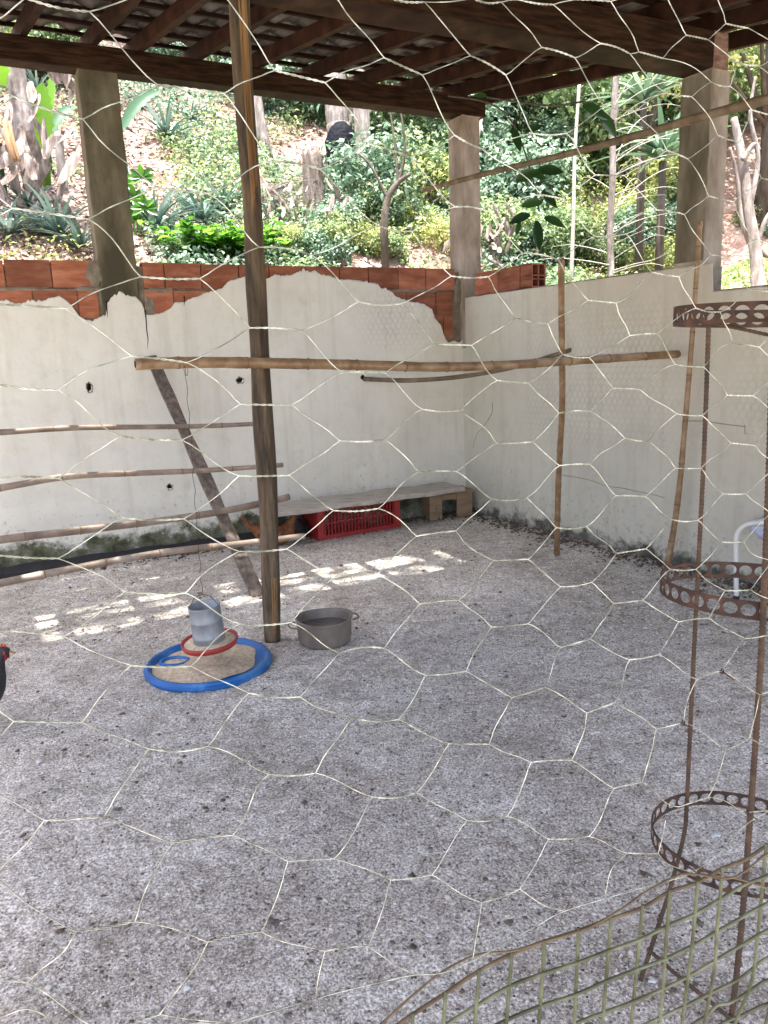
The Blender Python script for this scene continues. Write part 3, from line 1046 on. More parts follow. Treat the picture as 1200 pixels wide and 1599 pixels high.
for i, (x, y, s, lab) in enumerate([(62, 1190, .012, 'pale shell flake on the sand at the far left below the hen'), (288, 1135, .009, 'white chip on the sand just below the blue tray'),
                                    (292, 1545, .009, 'elongated white chip near the bottom left of the floor'), (765, 1372, .007, 'white pebble between the lower wires right of centre'),
                                    (672, 1462, .007, 'white pebble left of the dark twig near the welded mesh'), (692, 1015, .009, 'upper of two white specks in the middle of the floor'),
                                    (692, 1026, .008, 'lower of two white specks in the middle of the floor'), (1010, 1115, .010, 'white feather scrap right of centre beside the rusty rod'),
                                    (1190, 1130, .012, 'white scrap at the right edge beyond the rusty rods'), (1019, 1533, .008, 'white pebble beside the foot of the bent rusty rod'),
                                    (435, 1478, .007, 'small pale pebble low on the floor left of centre'), (224, 905, .014, 'left of two white bits below the lowest perch'),
                                    (252, 902, .012, 'right of two white bits below the lowest perch'), (175, 1061, .008, 'white speck left of the blue tray'),
                                    (828, 839, .016, 'pale bit lying near the corner stool'), (1118, 1305, .012, 'pale bone-like husk inside the lowest rusty ring')]):
    bit('white_chip', lab, 'pebble', x, y, s, M['grit'], .4, i, 1.4 if i % 2 else 1.0, rz=i * 1.1)
for i, (x, y, s, lab) in enumerate([(328, 1238, .010, 'black dropping on the sand below the blue tray'), (185, 1265, .014, 'dull brown dropping at the left under a wire twist'),
                                    (282, 1192, .014, 'curled dark dropping below the tray, left one'), (427, 1440, .016, 'dark crumbled dropping in the lower left of the floor'),
                                    (795, 1442, .016, 'dark tuft of dry grass near the welded mesh'), (760, 1212, .012, 'dark brown dropping right of the floor centre'),
                                    (1008, 1367, .016, 'dark twig scrap left of the lowest rusty ring'), (156, 1156, .010, 'yellow-brown crumb at the left of the floor'),
                                    (512, 1035, .010, 'dark crumb in front of the cooking pot'), (620, 1097, .010, 'flat dark crumb right of the cooking pot'),
                                    (690, 982, .010, 'dark crumb right of the cooking pot, higher up'), (1090, 1112, .012, 'reddish-brown dead leaf beside the thin rusty rod'),
                                    (118, 1022, .009, 'thin dark twig between hen and tray'), (645, 1480, .014, 'brown crumbled dropping above the welded mesh edge')]):
    bit('dark_crumb', lab, 'dropping', x, y, s * .72, M['dung'], .45, i + 50, 1.6 if i % 3 == 0 else 1.0, rz=i * .9)

# ================================================================== POSTS AND POLES
def at_depth_pts(pts):
    return [at(*p) for p in pts]


def bamboo(name, label, pts, r0, r1, node=.27, group=None, open_end=False, nodes=True, mat='bamboo', cat='pole'):
    path = spline(pts, 10)
    L = [0]
    for a, b in zip(path[:-1], path[1:]):
        L.append(L[-1] + (b - a).length)
    tot = L[-1]
    t = thing(name, label, cat, (0, 0, 0), group)
    rads = []
    rr = random.Random(label)
    ph = rr.uniform(0, node)
    dense, drad = [], []
    m = max(int(tot / .03), 8)
    for k in range(m + 1):
        s = tot * k / m
        i = min(max(np.searchsorted(L, s) - 1, 0), len(path) - 2)
        f = (s - L[i]) / max(L[i + 1] - L[i], 1e-6)
        dense.append(path[i].lerp(path[i + 1], f))
        q = abs(((s + ph) % node) - node / 2) / (node / 2)
        drad.append((r0 + (r1 - r0) * s / tot) * (1 + (.05 if q > .93 else 0) - .04 * (1 - q)) * rr.uniform(.985, 1.015))
    MB().tube(dense, drad, 14).build('cane', M[mat], t, smooth=True)
    if nodes:
        s = node - ph
        while s < tot - .02:
            i = min(max(np.searchsorted(L, s) - 1, 0), len(path) - 2)
            f = (s - L[i]) / max(L[i + 1] - L[i], 1e-6)
            p = path[i].lerp(path[i + 1], f)
            d = (path[i + 1] - path[i]).normalized()
            rad = r0 + (r1 - r0) * s / tot
            MB().tube([p - d * .004, p - d * .002, p + d * .002, p + d * .004], [rad * 1.04, rad * 1.11, rad * 1.11, rad * 1.04], 14).build('node_ring', M['bamboo_node'], t, smooth=True)
            s += node * rr.uniform(.85, 1.15)
    if open_end:
        p, d = path[0], (path[0] - path[1]).normalized()
        MB().tube([p + d * .0005, p + d * .003], [r0 * .62, r0 * .60], 12).build('hollow', M['hole'], t)  # dark disc painted as the shade inside the cane
    return t


# central wooden post under the heavy beam
def wood_post():
    t = thing('wooden_post', 'rough dark wooden post standing in the middle left, from floor to beam', 'post')
    path = [(427, 1001, 3.64), (424, 900, 3.64), (417, 760, 3.64), (409, 620, 3.64), (402, 480, 3.64), (394, 330, 3.64), (384, 180, 3.64), (376, 60, 3.64), (373, -6, 3.64)]
    ring = 20
    vs, fs, vs2 = [], [], []
    rr = random.Random(3)
    pts = spline([at(*p) for p in path], 8)
    wid = np.interp(np.linspace(0, 1, len(pts)), [0, .3, .6, .8, 1], [.044, .048, .045, .047, .050])
    for k, p in enumerate(pts):
        for j in range(ring):
            a = 2 * PI * j / ring
            sq = 1 / max(abs(math.cos(a + .35)), abs(math.sin(a + .35))) ** .55
            nz = mnoise.noise(Vector((math.cos(a) * 1.4, math.sin(a) * 1.4, p.z * 2.2))) * .22 + mnoise.noise(Vector((math.cos(a) * 5, math.sin(a) * 5, p.z * 3))) * .10
            r = wid[k] * .88 * sq * (1 + nz)
            vs.append((p.x + r * math.cos(a), p.y + r * math.sin(a) * .9, p.z))
    for k in range(len(pts) - 1):
        for j in range(ring):
            a, b = k * ring + j, k * ring + (j + 1) % ring
            fs.append((a, b, b + ring, a + ring))
    fs += [tuple(range(ring))[::-1], tuple((len(pts) - 1) * ring + j for j in range(ring))]
    MB().add(vs, fs).build('shaft', M['post'], t, smooth=True)
    # strip where the bark has split away on the right side of the upper part
    for (za, zb, name) in ((5.0 / 8, 1.0, 'split_face'), (0.02, .13, 'split_face')):
        i0, i1 = int(za * (len(pts) - 1)), int(zb * (len(pts) - 1))
        v2, f2 = [], []
        for k in range(i0, i1 + 1):
            taper = min(1, (k - i0 + .3) / 3)
            for j in range(4):
                a = -PI / 2 + .10 + (j - 0) * .30 * taper
                jj = (a % (2 * PI)) / (2 * PI) * ring
                j0 = int(jj) % ring
                f = jj - int(jj)
                va, vb = Vector(vs[k * ring + j0]), Vector(vs[k * ring + (j0 + 1) % ring])
                p = va.lerp(vb, f)
                c = Vector((pts[k].x, pts[k].y, pts[k].z))
                v2.append(tuple(c + (p - c) * (1.035 + .02 * mnoise.noise(p * 9))))
        for k in range(i1 - i0):
            for j in range(3):
                a = k * 4 + j
                f2.append((a, a + 1, a + 5, a + 4))
        MB().add(v2, f2).build(name, M['post_raw'], t, smooth=True)
    # wire lashing round the pole
    c = at(409, 567, 3.64)
    loop = [c + Vector((.052 * math.cos(a), .062 * math.sin(a) - .012, .024 * math.sin(a + .6))) for a in np.linspace(0, 2 * PI, 25)]
    MB().tube(loop, .0012, 5).build('wire_tie', M['rust'], t)
    return t


wood_post()


def d_main(px):
    return 1 / (1 / 3.555 + (px - 408) * ((1 / 4.72 - 1 / 3.555) / (1060 - 408)))


bamboo('bamboo_pole', 'long thick level bamboo pole with a hollow cut end, tied across the wooden post', [at(x, y, d_main(x)) for x, y in ((212, 569), (300, 566), (408, 567), (560, 570), (680, 573), (790, 570), (900, 563), (1059, 553))], .0255, .024, open_end=True)
bamboo('leaning_cane', 'bent brown cane spanning the far corner behind the long bamboo pole', [Vector(W(.97, .01, 1.226)), at(640, 594, 6.0), at(720, 588, 5.98), at(800, 574, 5.85), Vector(V(1.33, -.01, 1.40))], .019, .016, node=.5, mat='cane_old', nodes=False)
footA = gr(870, 868)
bamboo('upright_cane', 'upright bamboo cane standing on the floor and crossing the right end of the long pole', [footA, at(872, 760, 4.87), at(878, 640, 4.64), at(878, 560, 4.52), at(877, 480, 4.40), at(877, 404, 4.28)], .0205, .018)
footB = gr(1042, 888)
bamboo('upright_cane', 'thin leaning bamboo cane beside the right pillar, its top against the concrete', [footB, at(1059, 780, 4.66), at(1072, 640, 4.62), at(1083, 500, 4.60), at(1094, 345, 4.56)], .020, .013)


def d_high(px):
    return 1 / (1 / 6.45 + (px - 662) * ((1 / 2.75 - 1 / 6.45) / (1260 - 662)))


bamboo('high_pole', 'thin dark pole running high across the opening, in front of both right pillars', [at(x, y, d_high(x)) for x, y in ((662, 297), (760, 271), (880, 242), (1000, 210), (1100, 181), (1200, 155), (1300, 128), (1400, 103))],   .017, .018, mat='cane_old', node=.4)

# diagonal board and four perches of the roost
foot = gr(404, 931)
top = Vector(W(2.662, .02, 1.46))
t = thing('roost_board', 'flat weathered board leaning against the left wall under the perches', 'board')
ax = (top - foot).normalized()
side = Vector((LD[0], LD[1], 0))
side = (side - ax * side.dot(ax)).normalized()
nn = ax.cross(side)
bm_ = MB()
cs = []
K = 24
rr = random.Random(2)
for k in range(K + 1):
    p = foot.lerp(top, k / K)
    hw = .040 + .004 * math.sin(k * .7)
    for a, b in ((-1, -1), (1, -1), (1, 1), (-1, 1)):
        cs.append(tuple(p + side * a * (hw + rr.uniform(-.002, .002)) + nn * b * .013))
fs = []
for k in range(K):
    for j in range(4):
        a, b = 4 * k + j, 4 * k + (j + 1) % 4
        fs.append((a, b, b + 4, a + 4))
fs += [(3, 2, 1, 0), tuple(4 * K + i for i in range(4))]
bm_.add(cs, fs)
bm_.build('plank', M['board'], t, bevel=.003)


def perch_pt(anchor, px, py):
    r = ray(px, py)
    w0 = float(np.array([anchor.x, anchor.y]) @ ND)
    t_ = w0 / float(r[:2] @ ND)
    return Vector((r[0] * t_, r[1] * t_, EYE + r[2] * t_))


def on_board(z):
    s = z / top.z
    return foot.lerp(top, s) - nn * .0 + Vector((ND[0], ND[1], 0)) * .035


for i, (z, pts, r0, r1, lab) in enumerate([
    (.990, [(-330, 676), (-150, 681), (0, 675), (120, 668), (290, 666), (398, 662)], .021, .016, 'top one of four bamboo perches on the left, ending behind the post'),
    (.679, [(-330, 820), (-150, 786), (0, 762), (110, 744), (240, 738), (330, 734), (442, 726)], .024, .016, 'second bamboo perch from the top, arched, ending just past the post'),
    (.457, [(-330, 885), (-150, 866), (0, 843), (120, 829), (250, 813), (350, 798), (452, 776)], .025, .022, 'third perch from the top, thick grey cane with a broken right end'),
    (.255, [(-330, 975), (-150, 943), (0, 911), (130, 885), (260, 862), (385, 848), (476, 837)], .024, .020, 'lowest perch, long pale cane ending to the right of the post')]):
    a = on_board(z)
    bamboo('perch', lab, [perch_pt(a, *p) for p in pts], r0, r1, node=.33, group='bamboo perches resting on the leaning board', cat='perch', mat='cane_grey')

# dark strip of old rubber along the foot of the left wall
mb = MB()
cs, fs = [], []
for k in range(41):
    u = 1.95 + k * .08
    wob = .006 * math.sin(k * 1.3)
    for w, z in ((.025, .0), (.10 + wob, .0), (.095 + wob, .035), (.03, .075 + wob)):
        cs.append(tuple(W(u, w, z)))
for k in range(40):
    for j in range(4):
        a, b = 4 * k + j, 4 * k + (j + 1) % 4
        fs.append((a, b, b + 4, a + 4))
fs += [(3, 2, 1, 0), (160, 161, 162, 163)]
props(mb.add(cs, fs).build('kerb_strip', M['dark']), 'long black strip lying along the foot of the left wall', 'edging')

# ================================================================== THINGS ON THE FLOOR
# ---- blue tray with feed
TC = gr(327, 1041)
t = thing('feed_tray', 'round blue plastic barrel lid used as a feeding tray, holding tan ground feed', 'tray', TC)
R0 = .292
MB().lathe([(0, .008), (.22, .008), (.254, .011), (.262, .022), (.266, .036), (.273, .041), (.281, .040), (.285, .033), (.286, .024), (.294, .022), (.294, .010), (.288, .0), (.0, .0)], 64).build('lid', M['blue'], t, smooth=True)
MB().lathe([(.2865, .0245), (.2955, .0215), (.2955, .0195), (.2865, .0205)], 64).build('rim_lip', M['blue'], t, smooth=True)
# raised bung ring at the left
mb = MB()
mb.tube([(-.165 + .065 * math.cos(a), .015 + .05 * math.sin(a), .026) for a in np.linspace(0, 2 * PI, 25)], .009, 8, False)
mb.build('bung_ring', M['blue'], t, smooth=True)
mb = MB()
vs, fs = [], []
n1, n2 = 44, 26
for i in range(n2 + 1):
    for k in range(n1):
        a = 2 * PI * k / n1
        rr_ = .262 * i / n2
        edge_ = 1 - .22 * max(0, math.sin(a * 1.0 + 2.2)) - .05 * math.sin(5 * a)
        rr_ *= edge_ if True else 1
        x, y = rr_ * math.cos(a), rr_ * math.sin(a)
        z = .013 + .019 * (1 - (i / n2) ** 3) + .010 * mnoise.noise(Vector((x * 14, y * 14, 0))) * (1 - (i / n2) ** 4) + .004 * mnoise.noise(Vector((x * 60, y * 60, 4)))
        if (x + .165) ** 2 / .07 ** 2 + (y - .015) ** 2 / .055 ** 2 < 1:
            z = min(z, .022)
        vs.append((x, y, z))
for i in range(n2):
    for k in range(n1):
        a, b = i * n1 + k, i * n1 + (k + 1) % n1
        fs.append((a, b, b + n1, a + n1))
mb.add(vs, fs).build('feed', M['feed'], t, smooth=True)

def near_tray(r):
    a, q = r.uniform(0, 2 * PI), .28 + abs(r.normal(0, .09))
    return (TC.x + q * math.cos(a), TC.y + q * math.sin(a), .005)


chips('spilled_feed', 900, near_tray, .0028, M['feed'], .5, 31)

# ---- hanging feeder: zinc cylinder with red pan
FC = at(329, 1008, 3.30)
t = thing('hanging_feeder', 'zinc cylinder feeder with a dark red pan hanging by a wire above the blue tray', 'feeder', FC)
tilt = Matrix.Rotation(math.radians(-3.5), 3, 'Y') @ Matrix.Rotation(math.radians(2), 3, 'X')
fn = lambda x, y, z: tuple(tilt @ Vector((x, y, z)))
MB().lathe([(0, .004), (.10, .004), (.118, .018), (.124, .030), (.130, .032), (.130, .018), (.122, .002), (.10, -.004), (0, -.004)], 48, fn).build('pan', M['tray_red'], t, smooth=True)
prof = [(.068, .010), (.072, .012), (.0722, .050), (.0755, .054), (.0722, .058), (.0725, .125), (.0758, .129), (.0725, .133), (.0715, .195), (.073, .198), (.070, .200), (.0665, .197), (.0665, .15), (.0, .148)]
MB().lathe(prof, 48, fn).build('cylinder', M['zinc'], t, smooth=True)
mb = MB()
mb.tube([fn(-.071, 0, .185), fn(-.04, 0, .235), fn(0, 0, .252), fn(.04, 0, .235), fn(.071, 0, .185)], .0017, 6)
mb.build('bail', M['rust'], t)
topw = at(290, 575, d_main(290))
loc_top = topw - FC
mb = MB()
base = Vector(fn(0, 0, .250))
pth = [base.lerp(loc_top, k / 30) + Vector((.004 * math.sin(k * 1.9), .003 * math.cos(k * 1.3), 0)) * (1 if 0 < k < 30 else 0) for k in range(31)]
mb.tube(pth, .0013, 5)
mb.tube([loc_top + Vector((.0 + .004 * k % .008, .032 * math.cos(a), .032 * math.sin(a))) for k, a in enumerate(np.linspace(-PI / 2, 1.5 * PI, 19))], .0013, 5)
mb.build('hanger_wire', M['rust'], t)
mb.tube([], .001) if False else None
MB().lathe([(.0, .03), (.11, .026), (.118, .02)], 32, fn).build('feed', M['feed'], t, smooth=True)

# ---- dented cooking pot with water
PC = gr(508, 1003)
t = thing('cooking_pot', 'dented grey aluminium cooking pot half full of water beside the wooden post', 'pot', PC)
dent = lambda x, y, z: (x * (1 + .02 * math.sin(3 * math.atan2(y, x))), y * (1 + .015 * math.cos(2 * math.atan2(y, x))), z + .004 * math.sin(2 * math.atan2(y, x) + 1) * (z / .13))
MB().lathe([(0, .002), (.112, .002), (.128, .012), (.134, .03), (.138, .125), (.141, .131), (.146, .133), (.146, .137), (.137, .137), (.133, .128), (.129, .03), (.12, .012), (0, .010)], 56, dent).build('body', M['pot'], t, smooth=True)
m, nt, b = new_mat('murky_water')
b.inputs['Base Color'].default_value = (.10, .085, .075, 1)
b.inputs['Roughness'].default_value = .08
b.inputs['Specular IOR Level'].default_value = .5
M['water'] = m
MB().lathe([(.0, .088), (.07, .0882), (.1345, .088)], 48, dent).build('water', M['water'], t, smooth=True)
for sgn in (-1, 1):
    ang = math.radians(200) if sgn < 0 else math.radians(22)
    c, s = math.cos(ang), math.sin(ang)
    tt_ = Vector((-s, c, 0))
    rad_ = Vector((c, s, 0))
    pts = [rad_ * .136 + tt_ * .045 + Vector((0, 0, .112)), rad_ * .165 + tt_ * .042 + Vector((0, 0, .114)), rad_ * .178 + tt_ * .02 + Vector((0, 0, .115)),
           rad_ * .178 - tt_ * .02 + Vector((0, 0, .115)), rad_ * .165 - tt_ * .042 + Vector((0, 0, .114)), rad_ * .136 - tt_ * .045 + Vector((0, 0, .112))]
    MB().tube(spline(pts, 5), .0048, 8).build('handle', M['pot'], t, smooth=True)

# ---- red crate under the plank
P0 = gr(498, 845)
P1 = gr(626, 823)
dx = (P1 - P0)
dx.z = 0
cl = .60
exd = dx.normalized()
eyd = Vector((-exd.y, exd.x, 0))
t = thing('plastic_crate', 'red slatted plastic crate holding up the plank against the left wall', 'crate')
CLN, CW, CH = dx.length, .27, .265


def CF(x, y, z):
    return P0 + exd * x + eyd * y + Vector((0, 0, z))


for sx_ in (0, 1):
    for sy_ in (0, 1):
        q = [(0, 0), (.055, 0), (.055, .012), (.012, .012), (.012, .055), (0, .055)]
        q = [((CLN - x if sx_ else x), (CW - y if sy_ else y)) for x, y in q]
        if sx_ != sy_:
            q = q[::-1]
        MB().add([tuple(CF(x, y, 0)) for x, y in q] + [tuple(CF(x, y, CH)) for x, y in q],
                 [tuple(range(6))[::-1], tuple(range(6, 12))] + [(i, (i + 1) % 6, 6 + (i + 1) % 6, 6 + i) for i in range(6)]).build('corner_post', M['red'], t)
mb = MB()
for y in (0.001, CW - .011):
    mb.box((.055, y, 0.001), (CLN - .055, y + .010, .035), CF).box((.055, y, CH - .035), (CLN - .055, y + .010, CH - .001), CF)
for x in (0.001, CLN - .011):
    mb.box((x, .055, 0.001), (x + .010, CW - .055, .035), CF).box((x, .055, CH - .035), (x + .010, CW - .055, CH - .001), CF)
mb.build('rim', M['red'], t)
nb = 22
for k in range(nb):
    x = .06 + (CLN - .13) * k / (nb - 1)
    MB().box((x, .002, .035), (x + .009, .009, CH - .035), CF).build('slat', M['red'], t)
    if k % 2 == 0:
        MB().box((x, CW - .009, .035), (x + .009, CW - .002, CH - .035), CF).build('slat', M['red'], t)
for k in range(10):
    y = .06 + (CW - .13) * k / 9
    MB().box((.002, y, .035), (.009, y + .009, CH - .035), CF).build('slat', M['red'], t)
    MB().box((CLN - .009, y, .035), (CLN - .002, y + .009, CH - .035), CF).build('slat', M['red'], t)
MB().box((.055, .0015, .125), (CLN - .055, .0095, .135), CF).build('rail', M['red'], t)
MB().box((.012, .012, .004), (CLN - .012, CW - .012, .012), CF).build('base', M['red'], t)

# ---- plank bench top
t = thing('bench_plank', 'wide pale dusty plank laid on the red crate and the low wooden stool', 'plank')
mb = MB()
cs, fs = [], []
for k in range(25):
    f = k / 24
    a = Vector(W(2.05 - 1.78 * f, .50 - .08 * f, .268 + .0 * f))
    b_ = Vector(W(2.05 - 1.78 * f, .08, .268 + .0 * f))
    sag = .004 * math.sin(k * .9)
    for p, z in ((a, sag), (b_, sag), (b_, .034 + sag), (a, .034 + sag)):
        cs.append((p.x, p.y, p.z + z))
for k in range(24):
    for j in range(4):
        a, b = 4 * k + j, 4 * k + (j + 1) % 4
        fs.append((a, b, b + 4, a + 4))
fs += [(3, 2, 1, 0), (96, 97, 98, 99)]
mb.add(cs, fs).build('plank', M['board_pale'], t, bevel=.004)

# ---- low stool in the corner
SP = gr(672, 813)
sx = Vector((.95, .31, 0)).normalized()
sy = Vector((-sx.y, sx.x, 0))
t = thing('wooden_stool', 'small tan box stool with broad legs in the far corner beside the crate', 'stool')
SF = lambda x, y, z: SP + sx * x + sy * y + Vector((0, 0, z))
for x0, x1 in ((0, .115), (.255, .40)):
    MB().box((x0, 0, 0), (x1, .02, .215), SF).build('leg', M['box_wood'], t, bevel=.002)
    MB().box((x0, .24, 0), (x1, .26, .215), SF).build('leg', M['box_wood'], t, bevel=.002)
MB().box((.117, .001, .165), (.253, .018, .214), SF).build('apron', M['box_wood'], t)
MB().box((0.001, .022, .0), (.018, .238, .214), SF).build('side', M['box_wood'], t)
MB().box((.382, .022, .0), (.399, .238, .214), SF).build('side', M['box_wood'], t)
MB().box((-.012, -.012, .217), (.41, .27, .240), SF).build('top', M['box_wood'], t, bevel=.003)
MB().tube([SF(.06, -.0, .10), SF(.06, -.0025, .10)], .006, 8).build('nail_hole', M['hole'], t)

# ---- white tubular chair at the right edge
A = gr(1150, 936)
t = thing('tubular_chair', 'white metal tube chair with a bluish seat, cut off by the right edge', 'chair', A)
hx = Vector((.714, -.70, 0)).normalized()
hy = Vector((-hx.y, hx.x, 0)) * -1
cf = lambda x, y, z: hx * x - hy * y + Vector((0, 0, z))
tube_r = .0135
front = [cf(0.0, 0, .012), cf(-.012, 0, .20), cf(-.020, 0, .34), cf(-.005, 0, .40), cf(.045, 0, .44), cf(.13, 0, .455), cf(.30, 0, .455), cf(.385, 0, .44), cf(.43, 0, .40), cf(.44, 0, .34), cf(.43, 0, .012)]
MB().tube(spline(front, 6), tube_r, 12).build('front_frame', M['white_paint'], t, smooth=True)
back = [cf(.10, .42, .012), cf(.10, .41, .30), cf(.12, .40, .425), cf(.18, .40, .44), cf(.33, .40, .44), cf(.42, .40, .425), cf(.43, .41, .30), cf(.43, .42, .012)]
MB().tube(spline(back, 6), tube_r, 12).build('back_frame', M['white_paint'], t, smooth=True)
for x in (.03, .40):
    MB().tube([cf(x, 0.0, .440), cf(max(x, .14), .40, .435)], .010, 10).build('side_rail', M['white_paint'], t, smooth=True)
# sagging seat whose front flap hangs under the tube
vs, fs = [], []
nxs, nys = 14, 14
for j in range(nys + 1):
    for i in range(nxs + 1):
        x = .045 + .34 * i / nxs
        y = .012 + .38 * (j - 3) / (nys - 3) if j >= 3 else .012
        z = .445 - .012 * math.sin(PI * i / nxs)
        if j < 3:
            z = .36 + (.445 - .36) * j / 3 - (.0 if i > 1 else -.03)
        vs.append(tuple(cf(x, y, z)))
for j in range(nys):
    for i in range(nxs):
        a = j * (nxs + 1) + i
        fs.append((a, a + 1, a + nxs + 2, a + nxs + 1))
so = MB().add(vs, fs).build('seat', M['seat'], t, smooth=True)
md = so.modifiers.new('thick', 'SOLIDIFY')
md.thickness = .012
MB().tube(spline([cf(.44, .02, .43), cf(.47, .02, .60), cf(.51, .05, .80), cf(.52, .20, .84), cf(.51, .36, .80), cf(.47, .39, .60), cf(.44, .39, .43)], 6), tube_r, 12).build('backrest_frame', M['white_paint'], t, smooth=True)
MB().box((.485, .05, .62), (.505, .36, .80), cf).build('backrest', M['seat'], t, bevel=.008)
for x, y in ((0, 0), (.43, 0), (.10, .42), (.43, .42)):
    MB().tube([cf(x, y, 0), cf(x, y, .022)], .0165, 12).build('foot_cap', M['dark'], t, smooth=True)

# ================================================================== HENS
def hen(label, loc, rz, mat, s=1.0, sitting=False):
    t = thing('hen', label, 'hen', loc, None, rz)
    drop = -.13 if sitting else 0
    # body, neck and head as one lofted surface, facing +x
    sp = [(-.24, .36, .020, .035), (-.19, .32, .045, .055), (-.13, .275, .078, .080), (-.05, .245, .098, .105), (.04, .245, .098, .112), (.10, .27, .080, .095), (.135, .31, .055, .066),
          (.155, .35, .038, .044), (.170, .385, .030, .033), (.186, .412, .027, .029), (.205, .425, .024, .025), (.222, .424, .014, .016), (.230, .422, .005, .006)]
    seg = 20
    vs, fs = [], []
    P = spline([Vector((x, 0, z + drop)) for x, z, _, _ in sp], 4)
    A_ = np.linspace(0, len(sp) - 1, len(P))
    ws = np.interp(A_, range(len(sp)), [q[2] for q in sp])
    hs_ = np.interp(A_, range(len(sp)), [q[3] for q in sp])
    for i, p in enumerate(P):
        tg = (P[min(i + 1, len(P) - 1)] - P[max(i - 1, 0)]).normalized()
        upv = Vector((-tg.z, 0, tg.x))
        for k in range(seg):
            a = 2 * PI * k / seg
            n_ = 1 + .05 * mnoise.noise(Vector((p.x * 40, math.cos(a) * 3, math.sin(a) * 3)))
            vs.append(tuple((p + Vector((0, 1, 0)) * math.cos(a) * ws[i] * n_ + upv * math.sin(a) * hs_[i] * n_) * s))
    for i in range(len(P) - 1):
        for k in range(seg):
            a, b = i * seg + k, i * seg + (k + 1) % seg
            fs.append((a, b, b + seg, a + seg))
    fs += [tuple(range(seg))[::-1], tuple((len(P) - 1) * seg + k for k in range(seg))]
    MB().add(vs, fs).build('body', M[mat], t, smooth=True)
    z = drop
    mb = MB()
    cvs = [(.178, .440), (.182, .458), (.190, .448), (.197, .464), (.204, .450), (.211, .462), (.218, .446), (.224, .436), (.215, .430), (.195, .436)]
    n = len(cvs)
    mb.add([((x) * s, -.003 * s, (y + z) * s) for x, y in cvs] + [((x) * s, .003 * s, (y + z) * s) for x, y in cvs],
           [tuple(range(n)), tuple(range(n, 2 * n))[::-1]] + [(i, (i + 1) % n, n + (i + 1) % n, n + i) for i in range(n)])
    mb.build('comb', M['hen_red'], t)
    for sy_ in (-1, 1):
        MB().lathe([(0, -.014), (.007, -.012), (.010, 0), (.008, .010), (0, .014)], 10, lambda x, y, zz: tuple(Vector((.212 + x * .9, sy_ * (.012 + abs(y) * .3), .402 + zz + z)) * s)).build('wattle', M['hen_red'], t, smooth=True)
        MB().lathe([(0, -.012), (.010, -.008), (.013, 0), (.010, .008), (0, .012)], 10, lambda x, y, zz: tuple(Vector((.206 + x, sy_ * (.019 + y * .25), .424 + zz + z)) * s)).build('face_skin', M['hen_red'], t, smooth=True)
        MB().lathe([(0, -.004), (.004, 0), (0, .004)], 8, lambda x, y, zz: tuple(Vector((.208 + x, sy_ * (.0245 + y * .3), .428 + zz + z)) * s)).build('eye', M['dark'], t, smooth=True)
        # wing
        wv_, wf = [], []
        for i in range(9):
            f = i / 8
            for k in range(7):
                g = k / 6
                wv_.append(tuple(Vector((.07 - .25 * f, sy_ * (.099 - .045 * f ** 2 - .02 * (g - .5) ** 2 + .008), .29 - .10 * g * (1 - .5 * f) + .03 * f + drop)) * s))
        for i in range(8):
            for k in range(6):
                a = i * 7 + k
                wf.append((a, a + 1, a + 8, a + 7))
        o = MB().add(wv_, wf).build('wing', M[mat], t, smooth=True)
        md = o.modifiers.new('thick', 'SOLIDIFY')
        md.thickness = .008
        if not sitting:
            mb = MB()
            mb.tube([Vector((-.01, sy_ * .045, .19)) * s, Vector((-.015, sy_ * .045, .12)) * s], [.028 * s, .010 * s], 10)
            mb.tube([Vector((-.015, sy_ * .045, .12)) * s, Vector((.0, sy_ * .045, .012)) * s], .006 * s, 8)
            for ang in (-.5, 0, .5, PI):
                L_ = .055 if ang != PI else .025
                mb.tube([Vector((0, sy_ * .045, .012)) * s, Vector((L_ * math.cos(ang), sy_ * .045 + L_ * math.sin(ang), .004)) * s], [.005 * s, .003 * s], 6)
            mb.build('leg', M['beak'], t, smooth=True)
    MB().tube([Vector((.226, 0, .424 + z)) * s, Vector((.242, 0, .419 + z)) * s, Vector((.250, 0, .412 + z)) * s], [.008 * s, .005 * s, .001 * s], 8).build('beak', M['beak'], t, smooth=True)
    tv_, tf_ = [], []
    for j, yy in enumerate((-.035, -.02, 0, .02, .035)):
        b0 = len(tv_)
        pts = [(-.20, .33), (-.26, .41), (-.31, .47), (-.33, .46), (-.29, .38), (-.22, .30)]
        for dy in (-.004, .004):
            for x, zz in pts:
                tv_.append(tuple(Vector((x, yy + dy + yy * (-.2 - x) * 3, zz - abs(yy) * .5 + z)) * s))
        tf_ += [tuple(b0 + i for i in range(6)), tuple(b0 + 6 + i for i in range(6))[::-1]] + [(b0 + i, b0 + (i + 1) % 6, b0 + 6 + (i + 1) % 6, b0 + 6 + i) for i in range(6)]
    MB().add(tv_, tf_).build('tail', M[mat], t)
    return t


hp = at(25, 1022, 2.70)
hen('black hen with a red face entering at the left edge of the floor', (hp.x - .214, hp.y - .02, 0), math.radians(4), 'hen_black', .86)
h1, h2 = W(1.68, .16), W(1.90, .27)
hen('dark hen sitting in the shade under the plank beside the red crate', (h1.x, h1.y, 0), math.atan2(ND[1], ND[0]) - .5, 'hen_black', .78, True)
hen('brown hen crouching behind the post under the left end of the plank', (h2.x, h2.y, 0), math.atan2(-LD[1], -LD[0]) - .2, 'hen_brown', .78, True)

# ================================================================== RUSTY TOWER OF PUNCHED STRIPS AND RODS
TX, TY = .775, 1.52
t = thing('rod_cage', 'tall rusty cage of punched steel rings welded to ribbed rods at the right edge', 'plant cage', (TX, TY, 0))


